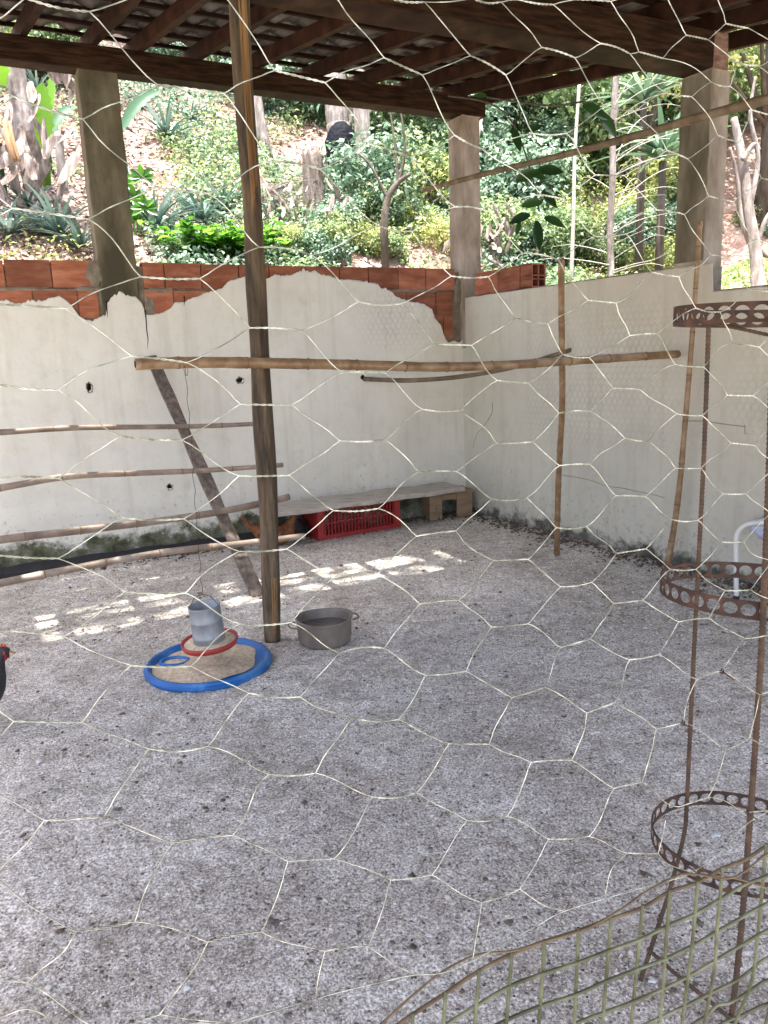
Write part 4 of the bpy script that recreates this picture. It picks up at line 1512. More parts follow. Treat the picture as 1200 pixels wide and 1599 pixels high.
def strip_ring(z, rx, ry, h=.037, pitch=.0295, hole=.0125, cut=None, tiltx=0, tilty=0):
    per = PI * (3 * (rx + ry) - math.sqrt((3 * rx + ry) * (rx + 3 * ry)))
    n = int(per / pitch)
    vs, fs = [], []
    seg = 16

    def P(s, zz):
        a = s * 2 * PI
        x, y = rx * math.cos(a), ry * math.sin(a)
        return (x, y, z + zz + tiltx * x + tilty * y)
    for k in range(n):
        if cut and cut[0] < k / n < cut[1]:
            continue
        s0, s1 = k / n, (k + 1) / n
        c = (s0 + s1) / 2
        b0 = len(vs)
        hw = (s1 - s0) / 2
        for j in range(seg):
            a = 2 * PI * j / seg
            ca, sa = math.cos(a), math.sin(a)
            vs.append(P(c + ca * hw * hole / (pitch / 2), sa * hole))
        for j in range(seg):
            a = 2 * PI * j / seg
            ca, sa = math.cos(a), math.sin(a)
            m_ = max(abs(ca), abs(sa))
            vs.append(P(c + ca / m_ * hw, sa / m_ * h / 2))
        for j in range(seg):
            j2 = (j + 1) % seg
            fs.append((b0 + j, b0 + j2, b0 + seg + j2, b0 + seg + j))
    o = MB().add(vs, fs).build('punched_ring', M['rust'], t)
    md = o.modifiers.new('thick', 'SOLIDIFY')
    md.thickness = .0022
    md.offset = 0
    return o


strip_ring(1.452, .186, .150, tiltx=-.03)
strip_ring(.892, .192, .152, tiltx=-.06, tilty=.0)
strip_ring(.300, .190, .160, tiltx=-.04, tilty=.03)
TL_ = lambda px, py, d: at(px, py, d) - Vector((TX, TY, 0))


def rebar(pts, r=.0052, name='rod'):
    path = spline(pts, 6)
    L = [0]
    for a, b in zip(path[:-1], path[1:]):
        L.append(L[-1] + (b - a).length)
    tot = L[-1]
    m_ = int(tot / .003)
    dp, dr_ = [], []
    for k in range(m_ + 1):
        s = tot * k / m_
        i = min(max(int(np.searchsorted(L, s)) - 1, 0), len(path) - 2)
        f = (s - L[i]) / max(L[i + 1] - L[i], 1e-6)
        dp.append(path[i].lerp(path[i + 1], f))
        dr_.append(r * (1.13 if k % 3 == 0 else .94))
    return MB().tube(dp, dr_, 8).build(name, M['rod'], t)


rebar([TL_(1107, 505, 1.665), TL_(1100, 700, 1.665), TL_(1090, 900, 1.665), TL_(1080, 1100, 1.665), TL_(1073, 1250, 1.665), TL_(1068, 1305, 1.65), TL_(1043, 1400, 1.58), TL_(1000, 1532, 1.455)])
rebar([TL_(1209, 470, 1.375), TL_(1201, 740, 1.37), TL_(1190, 1000, 1.365), TL_(1178, 1190, 1.36), TL_(1163, 1390, 1.355), TL_(1153, 1500, 1.35), TL_(1140, 1610, 1.34), TL_(1134, 1660, 1.31)], r=.0060)
rebar([Vector((.175, .07, 1.45)), Vector((.178, .07, .9)), Vector((.18, .07, .3)), Vector((.25, .12, .01))])
rebar([TL_(1012, 1482, 1.50), TL_(1060, 1525, 1.42), TL_(1110, 1565, 1.36), TL_(1200, 1640, 1.28)], r=.0045)
rebar([TL_(1087, 500, 1.52), TL_(1140, 510, 1.44), TL_(1200, 523, 1.39), TL_(1260, 535, 1.36)], r=.0032, name='tie_rod')

# ================================================================== WELDED MESH PANEL
def d_weld(px, py=0):
    return 1 / (1.60 - (px - 650) * .00052) + .035 * math.sin(py * .012 + px * .006)


t = thing('welded_mesh', 'sagging panel of greenish welded square mesh with a rusty loose top wire, lower right', 'mesh panel')
Hs = {
    0: [(560, 1650), (622, 1600), (695, 1552), (747, 1517), (800, 1490), (852, 1470), (900, 1455), (957, 1434), (1005, 1417), (1047, 1392), (1087, 1379), (1127, 1357), (1165, 1342), (1200, 1320), (1265, 1290), (1400, 1230)],
    1: [(620, 1648), (697, 1600), (742, 1572), (797, 1540), (847, 1521), (900, 1504), (950, 1485), (1000, 1467), (1042, 1446), (1082, 1429), (1122, 1406), (1162, 1382), (1200, 1367), (1265, 1338), (1400, 1282)],
    2: [(700, 1645), (777, 1600), (842, 1572), (900, 1553), (947, 1532), (992, 1515), (1040, 1497), (1085, 1475), (1120, 1455), (1160, 1432), (1200, 1410), (1265, 1382), (1400, 1330)],
    3: [(800, 1645), (900, 1598), (987, 1565), (1040, 1542), (1080, 1522), (1117, 1500), (1165, 1472), (1200, 1452), (1265, 1426), (1400, 1378)],
    4: [(910, 1645), (1012, 1598), (1072, 1570), (1112, 1550), (1157, 1527), (1200, 1495), (1265, 1470), (1400, 1425)],
    5: [(1020, 1640), (1085, 1598), (1105, 1585), (1120, 1570), (1142, 1565), (1175, 1545), (1200, 1530), (1265, 1512), (1400, 1470)],
    6: [(1060, 1642), (1125, 1600), (1160, 1585), (1200, 1567), (1265, 1550), (1400, 1515)],
    7: [(1090, 1675), (1170, 1625), (1265, 1590), (1400, 1560)], 8: [(980, 1740), (1170, 1665), (1400, 1605)], 9: [(700, 1735), (820, 1690), (1170, 1720), (1400, 1655)]}
Vs = [[(645, 1582), (640, 1700)], [(697, 1548), (693, 1599), (688, 1700)], [(749, 1514), (742, 1599), (735, 1700)], [(800, 1487), (791, 1599), (782, 1700)], [(851, 1468), (842, 1599), (833, 1700)],
      [(904, 1449), (897, 1599), (890, 1700)], [(955, 1432), (941, 1599), (932, 1700)], [(1004, 1413), (986, 1599), (975, 1700)], [(1047, 1389), (1042, 1450), (1031, 1599), (1022, 1700)],
      [(1090, 1376), (1081, 1475), (1065, 1599), (1052, 1700)], [(1129, 1354), (1120, 1450), (1116, 1512), (1100, 1599), (1080, 1700)], [(1197, 1318), (1180, 1495), (1170, 1545), (1148, 1599), (1120, 1700)],
      [(1243, 1296), (1225, 1450), (1205, 1560), (1170, 1700)], [(1290, 1275), (1275, 1450), (1250, 1700)], [(1335, 1255), (1325, 1450), (1305, 1700)]]
for k, pts in Hs.items():
    MB().tube(spline([at(x, y, d_weld(x, y)) for x, y in pts], 5), (.0019 if k else .0020), 7).build('cross_wire', M['weld_rust'] if k == 0 else M['weld'], t, smooth=True)
for pts in Vs:
    MB().tube(spline([at(x, y, d_weld(x, y) - .003) for x, y in pts], 6), .0019, 7).build('upright_wire', M['weld'], t, smooth=True)
lo1 = [(560, 1630), (600, 1595), (650, 1550), (700, 1512), (750, 1490), (800, 1485), (850, 1470), (900, 1456), (932, 1442), (970, 1420), (1010, 1392), (1050, 1371), (1070, 1364), (1100, 1367), (1135, 1372), (1165, 1360), (1200, 1332), (1280, 1290)]
MB().tube(spline([at(x, y, d_weld(x, y) - .008) for x, y in lo1], 5), .0011, 6).build('loose_wire', M['weld_rust'], t, smooth=True)
MB().tube(spline([at(x, y, d_weld(x, y) + .0) for x, y in [(1060, 1365), (1100, 1366), (1150, 1372), (1200, 1388), (1260, 1410)]], 5), .0011, 6).build('loose_wire', M['weld_rust'], t, smooth=True)

# ================================================================== CHICKEN WIRE
cols = [
    [(40, -3, 140, 18), (20, 150, 130, 186), (20, 325, 138, 342), (-5, 475, 103, 482), (-5, 600, 90, 609), (-5, 747, 92, 747), (-5, 867, 91, 872), (-5, 983, 100, 993), (22, 1126, 128, 1128), (70, 1281, 163, 1275), (120, 1455, 211, 1439), (165, 1612, 250, 1584)],
    [(245, -25, 345, -12), (246, 132, 350, 146), (243, 292, 324, 302), (220, 432, 312, 435), (206, 556, 292, 566), (188, 681, 284, 687), (190, 808, 287, 810), (195, 924, 290, 926), (206, 1039, 298, 1040), (233, 1169, 325, 1165), (270, 1316, 364, 1304), (325, 1471, 408, 1455)],
    [(440, -30, 520, -12), (429, 110, 508, 129), (425, 252, 500, 264), (405, 386, 487, 398), (391, 512, 471, 516), (376, 631, 456, 632), (374, 743, 452, 742), (374, 861, 448, 857), (376, 974, 454, 972), (389, 1082, 469, 1088), (420, 1209, 493, 1207), (450, 1345, 522, 1341), (508, 1485, 575, 1477)],
    [(605, -4, 663, 3), (600, 90, 660, 117), (576, 225, 640, 244), (590, 352, 643, 361), (560, 471, 628, 474), (535, 581, 601, 582), (531, 688, 602, 687), (521, 797, 591, 794), (521, 902, 589, 897), (531, 1019, 600, 1012), (550, 1121, 623, 1123), (582, 1244, 651, 1237), (611, 1374, 675, 1366)],
    [(738, -3, 783, 3), (735, 87, 790, 117), (710, 211, 752, 232), (711, 323, 764, 331), (705, 431, 763, 432), (679, 537, 736, 539), (660, 639, 717, 641), (654, 737, 713, 736), (651, 837, 712, 829), (656, 943, 716, 937), (665, 1054, 728, 1048), (702, 1161, 764, 1162), (730, 1281, 793, 1274), (753, 1409, 812, 1388)],
    [(820, 2, 864, 7), (846, 74, 898, 90), (832, 208, 885, 208), (845, 304, 878, 310), (816, 395, 872, 405), (806, 497, 855, 505), (777, 594, 825, 598), (775, 692, 831, 690), (768, 779, 822, 777), (771, 875, 825, 873), (768, 979, 825, 974), (800, 1089, 851, 1073), (830, 1190, 893, 1187), (857, 1310, 920, 1306)],
    [(900, -1, 954, 2), (939, 68, 984, 84), (945, 166, 990, 173), (930, 273, 975, 274), (930, 369, 978, 365), (919, 469, 962, 473), (879, 553, 920, 558), (873, 645, 921, 642), (874, 727, 921, 725), (869, 824, 916, 822), (876, 916, 924, 909), (876, 1011, 922, 998), (917, 1113, 960, 1097), (959, 1231, 1003, 1221), (980, 1332, 1028, 1333)],
    [(1010, -20, 1038, -10), (998, 81, 1035, 91), (1040, 145, 1080, 151), (1042, 235, 1074, 248), (1026, 328, 1069, 335), (1018, 425, 1060, 432), (984, 524, 1026, 521), (958, 606, 999, 608), (976, 684, 1013, 689), (962, 774, 1007, 775), (963, 864, 1009, 857), (959, 942, 1004, 937), (984, 1030, 1029, 1022), (1025, 1138, 1067, 1128), (1060, 1260, 1106, 1245)],
    [(1085, -30, 1118, -15), (1072, 55, 1106, 62), (1111, 128, 1140, 135), (1121, 211, 1155, 222), (1107, 306, 1145, 315), (1110, 398, 1136, 402), (1087, 481, 1125, 487), (1055, 569, 1099, 573), (1057, 646, 1097, 649), (1055, 731, 1095, 731), (1049, 811, 1090, 812), (1047, 889, 1087, 889), (1060, 971, 1107, 965), (1089, 1061, 1126, 1048), (1134, 1171, 1170, 1153), (1160, 1270, 1200, 1266)],
    [(1134, 37, 1169, 44), (1150, 97, 1185, 103), (1175, 172, 1212, 182), (1189, 278, 1225, 285), (1176, 375, 1215, 380), (1170, 453, 1208, 455), (1145, 537, 1186, 542), (1136, 617, 1176, 618), (1142, 692, 1180, 696), (1130, 771, 1165, 771), (1126, 846, 1161, 846), (1133, 922, 1172, 921), (1163, 997, 1205, 990), (1187, 1085, 1225, 1075), (1230, 1185, 1266, 1180)],
]
# R of column c, row i meets L of column c+1, rows i+off-1 and i+off
offs = [1, 1, 1, 1, 1, 1, 1, 1, 0]
mids = {  # bends of single wires between twists, (col, row) -> (col+1, row)
    (3, 6, 4, 5): None}


def d_net(px, py=0):
    return 1 / (2.15 - (px - 90) * .00079) + .012 * math.sin(px * .009 + py * .007) + .008 * math.sin(py * .015 + 1)


# mechanical continuation to the left and right of the frame
def extend(cs, sgn):
    a, b = cs
    out = []
    for i in range(min(len(a), len(b)) - 1):
        pass
    return out


def P3(x, y):
    return at(x, y, d_net(x, y))


twists = {}
for c, col in enumerate(cols):
    for i, (x0, y0, x1, y1) in enumerate(col):
        twists[(c, i)] = (P3(x0, y0), P3(x1, y1))
links_ = []
for c in range(len(cols) - 1):
    for i in range(len(cols[c])):
        for k in (i + offs[c] - 1, i + offs[c]):
            if 0 <= k < len(cols[c + 1]):
                links_.append(((c, i), (c + 1, k)))
# extra columns outside the frame keep the same pitch and hang straight
def grow(first, step_c, count, gap, tw):
    src = [k for k in sorted(twists) if k[0] == first]
    keys = [(k, 0 if step_c < 0 else 1) for k in src]
    col = [twists[k] for k in src]
    names = list(src)
    c_ = first
    for q in range(count):
        c_ += step_c
        new, nn_ = [], []
        side_ = 0 if step_c < 0 else 1
        P_ = [t_[side_] for t_ in col]
        mids_ = [(P_[i] + P_[i + 1]) / 2 for i in range(len(P_) - 1)]
        if q % 2 == 0:
            pairs = [(i, i + 1) for i in range(len(P_) - 1)]
        else:                                          # one more row above and below keeps the height
            mids_ = [P_[0] * 1.5 - P_[1] * .5] + mids_ + [P_[-1] * 1.5 - P_[-2] * .5]
            pairs = [(None, 0)] + [(i, i + 1) for i in range(len(P_) - 1)] + [(len(P_) - 1, None)]
        for i, (m_, pr) in enumerate(zip(mids_, pairs)):
            near_ = m_ + gap
            far_ = near_ + tw
            key = (c_, i)
            twists[key] = (far_, near_) if step_c < 0 else (near_, far_)
            new.append(twists[key])
            nn_.append(key)
            for j in pr:
                if j is not None:
                    links_.append((key, names[j]) if step_c < 0 else (names[j], key))
        col, names = new, nn_


grow(0, -1, 14, Vector((-.048, .004, 0)), Vector((-.038, .003, 0)))
grow(9, 1, 10, Vector((.036, .016, 0)), Vector((.028, .012, 0)))

net = thing('chicken_wire', 'hexagonal galvanised chicken wire stretched right in front of the viewer over the whole run', 'wire netting')
WR = .00040
sw = MB()
rr = random.Random(12)
for (a, b) in links_:
    if a not in twists or b not in twists:
        continue
    if a == (6, 14) and b[0] == 7:
        continue
    p, q = twists[a][1], twists[b][0]
    if (p - q).length > .2:
        continue
    n = 9
    d = (q - p)
    perp = Vector((-d.z, 0, d.x)).normalized() if abs(d.x) + abs(d.z) > 1e-6 else Vector((0, 0, 1))
    bow = rr.gauss(0, .028) * d.length
    cur = rr.gauss(0, .012) * d.length
    dep = rr.gauss(0, .03) * d.length
    # where the strand leaves a twist it runs on level for a few millimetres before it turns
    lv0 = (twists[a][1] - twists[a][0]).normalized()
    lv1 = (twists[b][1] - twists[b][0]).normalized()
    pts = []
    for k in range(n):
        f = k / (n - 1)
        x = p.lerp(q, f) + perp * (bow * math.sin(PI * f) + cur * math.sin(2 * PI * f)) + Vector((0, 1, 0)) * dep * math.sin(PI * f)
        x += lv0 * .0035 * math.exp(-f * 14) * (f > 0) - lv1 * .0035 * math.exp(-(1 - f) * 14) * (f < 1)
        pts.append(x)
    sw.tube(pts, WR, 6, False)
for key, (p, q) in twists.items():
    d = q - p
    L_ = d.length
    if L_ < 1e-4 or key == (9, 14) and False:
        continue
    turns = 3.5
    n = 26
    t0 = d.normalized()
    e1 = Vector((0, 1, 0))
    e1 = (e1 - t0 * e1.dot(t0)).normalized()
    e2 = t0.cross(e1)
    sag = rr.gauss(-.01, .025) * L_
    ph0 = rr.uniform(0, PI)
    for ph in (0, PI):
        pts = []
        for k in range(n + 1):
            f = k / n
            ang = 2 * PI * turns * f + ph + ph0
            amp = WR * 1.12 * min(1, f * 8 + .25, (1 - f) * 8 + .25)
            pts.append(p.lerp(q, f) + e1 * math.cos(ang) * amp + e2 * math.sin(ang) * amp + Vector((0, 0, 1)) * sag * math.sin(PI * f))
        sw.tube(pts, WR, 5, False)
sw.build('hexagonal_mesh', M['wire'], net, smooth=True)
sv = [(-120, 1590), (-60, 1598), (0, 1587), (47, 1574), (98, 1598), (160, 1618), (230, 1610), (300, 1596), (357, 1597), (410, 1583), (462, 1567), (530, 1548), (600, 1531), (647, 1521), (690, 1518), (735, 1500), (800, 1465), (840, 1443), (880, 1422), (945, 1402), (1000, 1386), (1045, 1374), (1080, 1362), (1125, 1330), (1158, 1292), (1200, 1266), (1260, 1240), (1330, 1215)]
se = MB()
se.tube(spline([P3(x, y) + Vector((0, -.001, 0)) for x, y in sv], 5), WR * 1.15, 6, False)
for seg_ in ([(508, 1485), (497, 1530), (493, 1570)], [(753, 1409), (748, 1440), (739, 1495)], [(980, 1332), (955, 1358), (945, 1402)], [(575, 1477), (612, 1503), (647, 1521)], [(812, 1388), (850, 1414), (880, 1422)],
             [(1028, 1333), (1034, 1310), (1040, 1281)], [(1028, 1333), (1045, 1350), (1080, 1362)], [(250, 1584), (300, 1592), (357, 1597)]):
    se.tube(spline([P3(*s_) for s_ in seg_], 5), WR, 6, False)
se.build('selvage_wire', M['wire'], net, smooth=True)
# knotted repair ties near the rods
for (x, y) in ((1066, 1129), (1127, 1048), (1072, 1352), (1166, 1268)):
    kn = MB()
    c = P3(x, y)
    pts = [c + Vector((.0022 * math.cos(a * 1.0) * (1 + .3 * math.sin(a * 3)), .0022 * math.sin(a * 2), .0022 * math.sin(a))) for a in np.linspace(0, 6 * PI, 50)]
    kn.tube(pts, .0006, 5, False)
    kn.tube([c, c + Vector((.006, -.001, -.004)), c + Vector((.013, -.001, -.010))], .0008, 5, False)
    kn.build('repair_tie', M['rust'], net)

# ================================================================== VEGETATION
def leaf_quads(P, Nrm, size, r, aspect=.5, curl=.25):
    """two-quad bent leaves at points P (n,3), lying roughly across normals"""
    n = len(P)
    d = r.normal(size=(n, 3))
    d[:, 2] -= .25
    d /= np.linalg.norm(d, axis=1, keepdims=True)
    nr = Nrm + r.normal(0, .45, (n, 3))
    nr /= np.linalg.norm(nr, axis=1, keepdims=True)
    d -= nr * (d * nr).sum(1, keepdims=True)
    d /= np.maximum(np.linalg.norm(d, axis=1, keepdims=True), 1e-6)
    s = np.cross(nr, d)
    L = size * np.exp(r.normal(0, .3, n))[:, None]
    w = L * aspect / 2
    a = P
    m = P + d * L * .5
    e = P + d * L - nr * L * curl
    v = np.stack([a, m - s * w - nr * w * .2, m + s * w - nr * w * .2, e], 1)          # kite: base, left, right, tip
    q = np.array([[0, 1, 3, 2]])
    q = (q[None] + (np.arange(n) * 4)[:, None, None]).reshape(-1, 4)
    # centre fold: use two triangles with mid point
    mid = m + nr * w * .25
    v = np.stack([a, m - s * w, e, m + s * w, mid], 1)
    tri = np.array([[0, 1, 4], [1, 2, 4], [2, 3, 4], [3, 0, 4]])
    q = (tri[None] + (np.arange(n) * 5)[:, None, None]).reshape(-1, 3)
    return v.reshape(-1, 3), q


def crown_mesh(name, blobs, n, leaf, mat, seed, aspect=.5):
    r = np.random.default_rng(seed)
    P, Nn = [], []
    vol = np.array([b[3] ** 2 for b in blobs])
    cnt = (vol / vol.sum() * n).astype(int)
    for (x, y, z, R), k in zip(blobs, cnt):
        d = r.normal(size=(k, 3))
        d /= np.linalg.norm(d, axis=1, keepdims=True)
        rad = R * (1 - .55 * r.random(k) ** 1.6)[:, None]
        lump = 1 + .25 * np.sin(d[:, :1] * 7 + seed) * np.sin(d[:, 1:2] * 6 + 2) + .15 * np.sin(d[:, 2:] * 13)
        P.append(np.array([x, y, z]) + d * rad * lump * np.array([1, 1, .8]))
        Nn.append(d * .6 + np.array([0, 0, .6]))
    v, q = leaf_quads(np.concatenate(P), np.concatenate(Nn), leaf, r, aspect)
    me = quick_mesh(name, v, q)
    me.materials.append(mat)
    return me


def put(name, me, parent, loc=(0, 0, 0), rz=0, s=1.0):
    o = bpy.data.objects.new(name, me)
    COL.objects.link(o)
    if parent:
        o.parent = parent
    o.location = loc
    o.rotation_euler = (0, 0, rz)
    o.scale = (s, s, s)
    return o


def twigs_mesh(name, h, spread, n, seed, mat, r=.008):
    rr = random.Random(seed)
    mb = MB()
    for k in range(n):
        a = rr.uniform(0, 2 * PI)
        q = rr.uniform(.3, 1) * spread
        mb.tube([(0, 0, -.1), (q * .3 * math.cos(a), q * .3 * math.sin(a), h * .45), (q * math.cos(a), q * math.sin(a), h * rr.uniform(.7, 1))], [r, r * .7, r * .25], 5, False)
    me = mb.mesh(name, True)
    me.materials.append(M[mat])
    return me


def shrub_proto(seed, n, leaf, mat, w=.55, h=.7, aspect=.5):
    rr = random.Random(seed)
    bl = [(rr.uniform(-w, w) * .6, rr.uniform(-w, w) * .6, rr.uniform(.15, h) * 1.0, rr.uniform(.18, .36) * w / .55) for _ in range(9)]
    return crown_mesh('foliage', bl, n, leaf, M[mat], seed, aspect), twigs_mesh('stems', h, w * .7, 9, seed, 'bark_dark')


protos = {
    'mixed': [shrub_proto(s, 2600, .060, 'leaf') for s in (1, 2, 3)],
    'cool': [shrub_proto(s, 2400, .065, 'leaf_cool') for s in (4, 5)],
    'yellow': [shrub_proto(s, 1900, .055, 'leaf_yellow') for s in (6, 7)],
}


def shrub(kind, px, py, s, label, group=None, dist=None, name='shrub'):
    p = on_hill(px, py) if dist is None else at(px, py, dist)
    fm, tm = random.choice(protos[kind])
    t_ = thing(name, label, 'shrub', (p.x, p.y, p.z - .05), group, random.uniform(0, 6))
    put('foliage', fm, t_, s=s)
    put('stems', tm, t_, s=s)
    return t_


# rosettes of long grey-green blades
def rosette_mesh(seed, n=34, L=.55, w=.035, mat='leaf_blade'):
    rr = random.Random(seed)
    vs, fs = [], []
    for k in range(n):
        a = rr.uniform(0, 2 * PI)
        el = rr.uniform(.25, 1.35)
        l = L * rr.uniform(.65, 1.1)
        b0 = len(vs)
        d = Vector((math.cos(a), math.sin(a), 0))
        s = Vector((-math.sin(a), math.cos(a), 0))
        for i in range(7):
            f = i / 6
            r_ = l * f * math.cos(el - f * .5)
            z = l * f * math.sin(el) - l * .38 * f * f
            ww_ = w * (1 - f ** 1.8) * .5 + .001
            c = d * (r_ + .02) + Vector((0, 0, z + .05))
            vs += [tuple(c - s * ww_ + Vector((0, 0, ww_ * .5))), tuple(c), tuple(c + s * ww_ + Vector((0, 0, ww_ * .5)))]
        for i in range(6):
            q = b0 + i * 3
            fs += [(q, q + 1, q + 4, q + 3), (q + 1, q + 2, q + 5, q + 4)]
    me = MB().add(vs, fs).mesh('blades', True)
    me.materials.append(M[mat])
    return me


ros = [rosette_mesh(s) for s in (1, 2, 3)]
stub = MB().tube([(0, 0, -.1), (0, 0, .05), (0, 0, .12)], [.06, .055, .03], 10).mesh('stub', True)
stub.materials.append(M['bark_dark'])
for (px, py, s, lab) in [(92, 375, 1.25, 'large grey-green bromeliad left of the thick pillar, just above the wall'), (14, 372, 1.15, 'grey-green bromeliad at the left edge above the wall'), (128, 390, .85, 'small grey bromeliad against the left side of the thick pillar'),
                         (244, 362, 1.25, 'spiky bromeliad right of the thick pillar behind the broad leaves'), (318, 350, 1.15, 'bluish bromeliad left of the wooden post above the broad-leaved bush'), (262, 222, 1.3, 'grey bromeliad high on the red bank right of the pillar'),
                         (45, 330, 1.0, 'bromeliad beneath the heap of dead banana leaves'), (350, 330, .9, 'small bromeliad just left of the wooden post'), (60, 150, .9, 'bromeliad high up among the banana stems at top left'),
                         (300, 190, .8, 'small bromeliad high on the bank under the beam'), (222, 170, .8, 'bromeliad high on the bank beside the thick pillar'), (420, 330, .8, 'bromeliad beside the dry palm frond right of the post'),
                         (175, 330, .8, 'bromeliad half hidden behind the thick pillar')]:
    p = on_hill(px, py)
    t_ = thing('bromeliad', lab, 'bromeliad', (p.x, p.y, p.z - .03), 'bromeliads on the bank', random.uniform(0, 6))
    put('blades', random.choice(ros), t_, s=s)
    put('stub', stub, t_, s=s)


# broad-leaved bright bush and papaya-like sprig
def broad_leaf(mb, base, d, L, w, up=Vector((0, 0, 1)), droop=.4, seg=6):
    s = d.cross(up)
    if s.length < 1e-4:
        s = Vector((1, 0, 0))
    s.normalize()
    nrm = s.cross(d).normalized()
    vs, fs = [], []
    for i in range(seg + 1):
        f = i / seg
        c = base + d * L * f - Vector((0, 0, 1)) * droop * L * f * f
        ww_ = w * .5 * math.sin(PI * min(f * .92 + .06, 1)) ** .75 if f < 1 else .001
        vs += [tuple(c - s * ww_ + nrm * ww_ * .35), tuple(c), tuple(c + s * ww_ + nrm * ww_ * .35)]
    for i in range(seg):
        q = i * 3
        fs += [(q, q + 1, q + 4, q + 3), (q + 1, q + 2, q + 5, q + 4)]
    mb.add(vs, fs)


def broad_bush(n, L, spread, h, seed, mat):
    rr = random.Random(seed)
    mb, st = MB(), MB()
    for k in range(n // 6):
        a = rr.uniform(0, 2 * PI)
        q = rr.uniform(.1, 1) * spread
        top_ = Vector((q * math.cos(a), q * math.sin(a), h * rr.uniform(.35, 1)))
        st.tube([(0, 0, -.1), tuple(top_ * .5 + Vector((0, 0, .05))), tuple(top_)], [.008, .006, .003], 5, False)
        for j in range(6):
            f = rr.uniform(.4, 1)
            b_ = top_ * f
            th = rr.uniform(0, 2 * PI)
            d = Vector((math.cos(th), math.sin(th), rr.uniform(-.1, .6))).normalized()
            broad_leaf(mb, b_, d, L * rr.uniform(.6, 1.1), L * .48, droop=rr.uniform(.1, .5), seg=5)
    me, ms = mb.mesh('leaves', True), st.mesh('stems', True)
    me.materials.append(M[mat])
    ms.materials.append(M['leaf_bright'])
    return me, ms


bb = broad_bush(260, .17, .50, .48, 5, 'leaf_bright')
for px, py, s, lab in ((300, 404, 1.0, 'bright green broad-leaved bush left of the wooden post, leaning over the wall'), (395, 404, .95, 'bright green broad-leaved bush behind the wooden post'), (345, 398, .8, 'broad-leaved bush between its two brighter neighbours behind the wall')):
    p = on_hill(px, py)
    t_ = thing('broad_leaved_bush', lab, 'bush', (p.x, p.y, p.z - .06), None, random.uniform(0, 6))
    put('leaves', bb[0], t_, s=s)
    put('stems', bb[1], t_, s=s)
# lobed bright sprig (papaya-like)
mb, st = MB(), MB()
rr = random.Random(8)
for (x, z) in ((-.10, .55), (.08, .62), (.02, .40), (-.05, .22), (.12, .30)):
    hub = Vector((x, rr.uniform(-.08, .08), z))
    st.tube([(0, 0, -.2), (x * .5, 0, z * .6), tuple(hub)], [.01, .007, .004], 6, False)
    for j in range(7):
        a = -.6 + j * .72
        d = Vector((math.cos(a), -.25, math.sin(a) * .7)).normalized()
        broad_leaf(mb, hub, d, .15, .06, up=Vector((0, -1, .3)), droop=.15, seg=5)
p = on_hill(216, 372)
t_ = thing('papaya_seedling', 'bright lobed-leaved seedling against the right side of the thick pillar', 'seedling', (p.x, p.y, p.z - .02))
mb.build('leaves', M['leaf_bright'], t_, smooth=True)
st.build('stems', M['leaf_bright'], t_, smooth=True)


# banana plants
def banana_leaf(mb, base, tip, w, face=Vector((0, -1, 0)), sag=.12, seg=16):
    d = tip - base
    L = d.length
    dn = d.normalized()
    s = dn.cross(face).normalized()
    nrm = s.cross(dn)
    vs, fs = [], []
    rr = random.Random(w)
    for i in range(seg + 1):
        f = i / seg
        c = base.lerp(tip, f) + Vector((0, 0, 1)) * sag * L * math.sin(PI * f)
        ww_ = w * .5 * (math.sin(PI * min(f * .9 + .08, 1)) ** .6) if f < 1 else .002
        cut = 1 - (.28 if i % 2 else 0)
        vs += [tuple(c - s * ww_ * cut + nrm * ww_ * .3), tuple(c), tuple(c + s * ww_ * cut + nrm * ww_ * .3)]
    for i in range(seg):
        q = i * 3
        fs += [(q, q + 1, q + 4, q + 3), (q + 1, q + 2, q + 5, q + 4)]
    mb.add(vs, fs)


D0 = 9.0
t_ = thing('banana_plant', 'young banana plant with one bright upright leaf left of the thick pillar', 'banana plant')
mb = MB()
banana_leaf(mb, at(72, 238, 8.6), at(66, 128, 8.6), .26, sag=0)
mb.build('leaf', M['leaf_banana'], t_, smooth=True)
mb = MB()
banana_leaf(mb, at(72, 200, 8.7), at(86, 105, 8.8), .12, sag=0)
mb.build('leaf', M['leaf_banana'], t_, smooth=True)
hb_ = on_hill(74, 300)
MB().tube([at(74, 300, hb_.y + .1), at(73, 240, 8.6), at(72, 200, 8.65)], [.05, .03, .012], 10).build('stem', M['leaf_banana'], t_, smooth=True)
for (b0, b1, w_, d_, lab) in (((188, 205), (250, 142), .15, 8.6, 'teal banana leaf reaching right from behind the thick pillar'), ((72, 222), (118, 165), .15, 9.0, 'teal banana leaf just left of the thick pillar'), ((-30, 60), (10, 135), .3, 8.0, 'bright banana leaf hanging in at the top left corner')):
    t_ = thing('banana_leaf', lab, 'leaf')
    mb = MB()
    banana_leaf(mb, at(*b0, d_), at(*b1, d_ + .3), w_, sag=.12)
    mb.build('blade', M['leaf_teal'] if 'teal' in lab else M['leaf_banana'], t_, smooth=True)
    pt = at(*b0, d_)
    MB().tube([Vector((pt.x, pt.y + .1, hill1(pt.x, pt.y + .1) - .1)), pt + Vector((0, .05, -.1)), pt], [.03, .02, .01], 8).build('petiole', M['leaf_teal'], t_, smooth=True)
